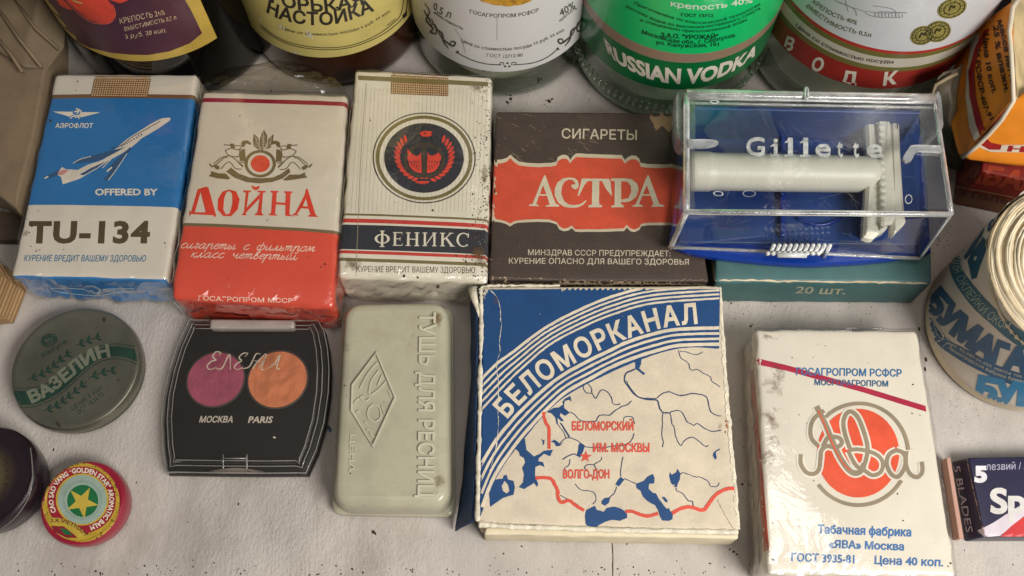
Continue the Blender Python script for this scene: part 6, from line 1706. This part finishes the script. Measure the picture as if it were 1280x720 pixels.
# crumpled grey wrapper between bottle and packet
gw = thing('crumpled_wrapper', 'crumpled grey-brown paper wrapper tucked between the bottle and the orange packet', 'wrapper', P(1185, 150, 0))
sheet('wrapper_sheet', [[(1172, 98, 45), (1180, 90, 46), (1196, 86, 44), (1204, 80, 42)], [(1160, 130, 30), (1172, 125, 35), (1186, 120, 38), (1196, 118, 36)], [(1166, 165, 14), (1176, 170, 18), (1190, 178, 22), (1196, 175, 24)], [(1180, 205, 2), (1190, 210, 3), (1200, 214, 4), (1206, 212, 6)]], pm('wrapper_paper', hexc('4c4436'), rough=.6, mott=.25, bump=.4, bscale=150), gw, 24, 24, 1.5, 9)
tube('wrapper_fold', [P(x, y, z_) for x, y, z_ in [(1163, 140, 33), (1164, 120, 40), (1170, 106, 44), (1184, 98, 46), (1196, 92, 46)]], .7, pm('wrapper_fold_paper', hexc('7c6c54'), rough=.6), gw, seg=6)
# black carton behind it
bc = thing('black_carton', 'plain black carton standing behind the orange packet', 'box', P(1230, 30, 0))
q0 = P(1196, 128, 0)
slab('carton_body', [Vector((q0.x + 1, q0.y + 60)), Vector((q0.x + 90, q0.y + 60)), Vector((q0.x + 90, q0.y + 24)), Vector((q0.x + 1, q0.y + 24))], 60, pm('black_card', hexc('0d0b0a'), rough=.5, mott=.2), bc, r=.8, step=5)

# ============================================================ 16. kraft parcel and paper bundle at the left edge
kp = thing('kraft_parcel', 'brown paper parcel with folded creases at the left edge', 'parcel', P(-10, 150, 0))
kr = pm('kraft_paper', hexc('786650'), rough=.75, mott=.18, mscale=70, bump=.25, bscale=300, grain=.08, grime=.2)
kb = loft('parcel_body', dens([P(x, y, 23).xy for x, y in [(-110, -60), (40, -60), (60, 20), (59, 84), (44, 170), (20, 262), (-20, 232), (-110, 210)]], 6), [(2, .4), (0, 3), (0, 21), (.6, 22.6), (1.6, 23)], kr, kp)
sheet('folded_flap', [[(-60, -60, 29), (20, -70, 29), (60, -60, 31), (98, -70, 23)], [(-60, -10, 30), (10, -10, 28.5), (50, 0, 31), (84, 20, 21)], [(-60, 40, 26), (0, 15, 30), (40, 40, 28), (80, 60, 20)], [(-60, 90, 24), (-5, 62, 27), (30, 84, 25.5), (60, 86, 22)]], pm('kraft_flap', hexc('6e5e48'), rough=.7, mott=.2, mscale=60, bump=.35, bscale=140, stretch=(1, .4, 1)), kp, 30, 30, 1.0, 12)
for pts in ([(-10, 0, 30), (25, 50, 29.6), (52, 84, 25)], [(18, 0, 29.6), (45, 36, 29.6), (74, 62, 22)], [(-10, 40, 29), (12, 66, 28), (28, 90, 26)]):
    tube('fold_crease', [P(*p) for p in pts], .7, kr, kp, seg=6)
db = thing('wooden_strip', 'dark brown wooden strip on the shelf left of the blue and white pack', 'wood strip', P(0, 280, 0))
slab('strip_body', [(-80, 250), (28, 268), (44, 300), (-80, 300)], 4, pm('dark_wood', hexc('47382c'), rough=.6, mott=.25, stretch=(.2, 1, 1), mscale=200), db, r=.6, step=4)
bn = thing('paper_bundle', 'bundle of thin tan cards showing their stacked edges, left of the blue pack', 'card bundle', P(-10, 350, 0))
cm = pm('tan_card', hexc('b08f66'), rough=.75, mott=.2)
cm2 = pm('tan_card_dark', hexc('8c6c48'), rough=.75, mott=.2)
for k in range(22):
    zt = 1.0 + k * .9
    e = random.uniform(-.9, .9)
    cs = [P(x, y, 10).xy for x, y in [(-70, 322), (4, 328), (18, 352), (2, 392), (-70, 400)]]
    cs = [v + Vector((e * .4 - k * .15, e * .3)) for v in cs]
    loft('card', cs, [(0, zt - .72), (0, zt)], cm if k % 2 else cm2, bn, smooth=False)

# ============================================================ 17. loose dirt on the shelf
rs = random.Random(77); spots = []
for _ in range(420): spots.append((rs.uniform(0, 1280), rs.uniform(372, 718), rs.uniform(.2, .75)))
for _ in range(110): spots.append((rs.gauss(1172, 14), rs.gauss(298, 12), rs.uniform(.25, 1.1)))
for _ in range(90): spots.append((rs.gauss(935, 9), rs.uniform(470, 640), rs.uniform(.3, 1.0)))
for _ in range(60): spots.append((rs.gauss(640, 60), rs.gauss(128, 5), rs.uniform(.3, .9)))
for _ in range(80): spots.append((rs.gauss(1200, 40), rs.uniform(470, 560), rs.uniform(.2, .7)))
for _ in range(60): spots.append((rs.uniform(900, 1160), rs.uniform(375, 408), rs.uniform(.25, .9)))
for _ in range(150): spots.append((rs.uniform(0, 1150), 719 - abs(rs.gauss(0, 9)), rs.uniform(.4, 1.7)))
spots += [(910, 376, 2.4), (914, 379, 1.8), (940, 406, 2.0), (938, 408, 1.6), (634, 128, 4.2), (638, 124, 2.6), (687, 127, 3.6), (690, 124, 2), (917, 690, 2.2), (921, 693, 2.2), (912, 687, 1.8), (467, 665, 3.0), (469, 667, 2.4), (652, 683, 1.6), (928, 605, 2.2), (164, 690, 1.0)]
Print(SH, rough=.6).stroke([(765, 670), (766, 700), (765.5, 730)], 1.1).build('board_joint', dirt, SH.obj, .12)
o = flecks(SH, spots, None, dirt, name='dirt_crumbs', off=.12, seed=5, kind='stuff')
o['label'] = 'dark brown crumbs and dirt flecks scattered over the painted shelf'; o['category'] = 'dirt'
bs = flecks(SH, [(411, 535, 5), (413, 538, 3)], None, I('22405c'), name='ink_spot', off=.16, seed=9)
bs['label'] = 'small dark blue ink spot on the shelf right of the compact'; bs['category'] = 'stain'
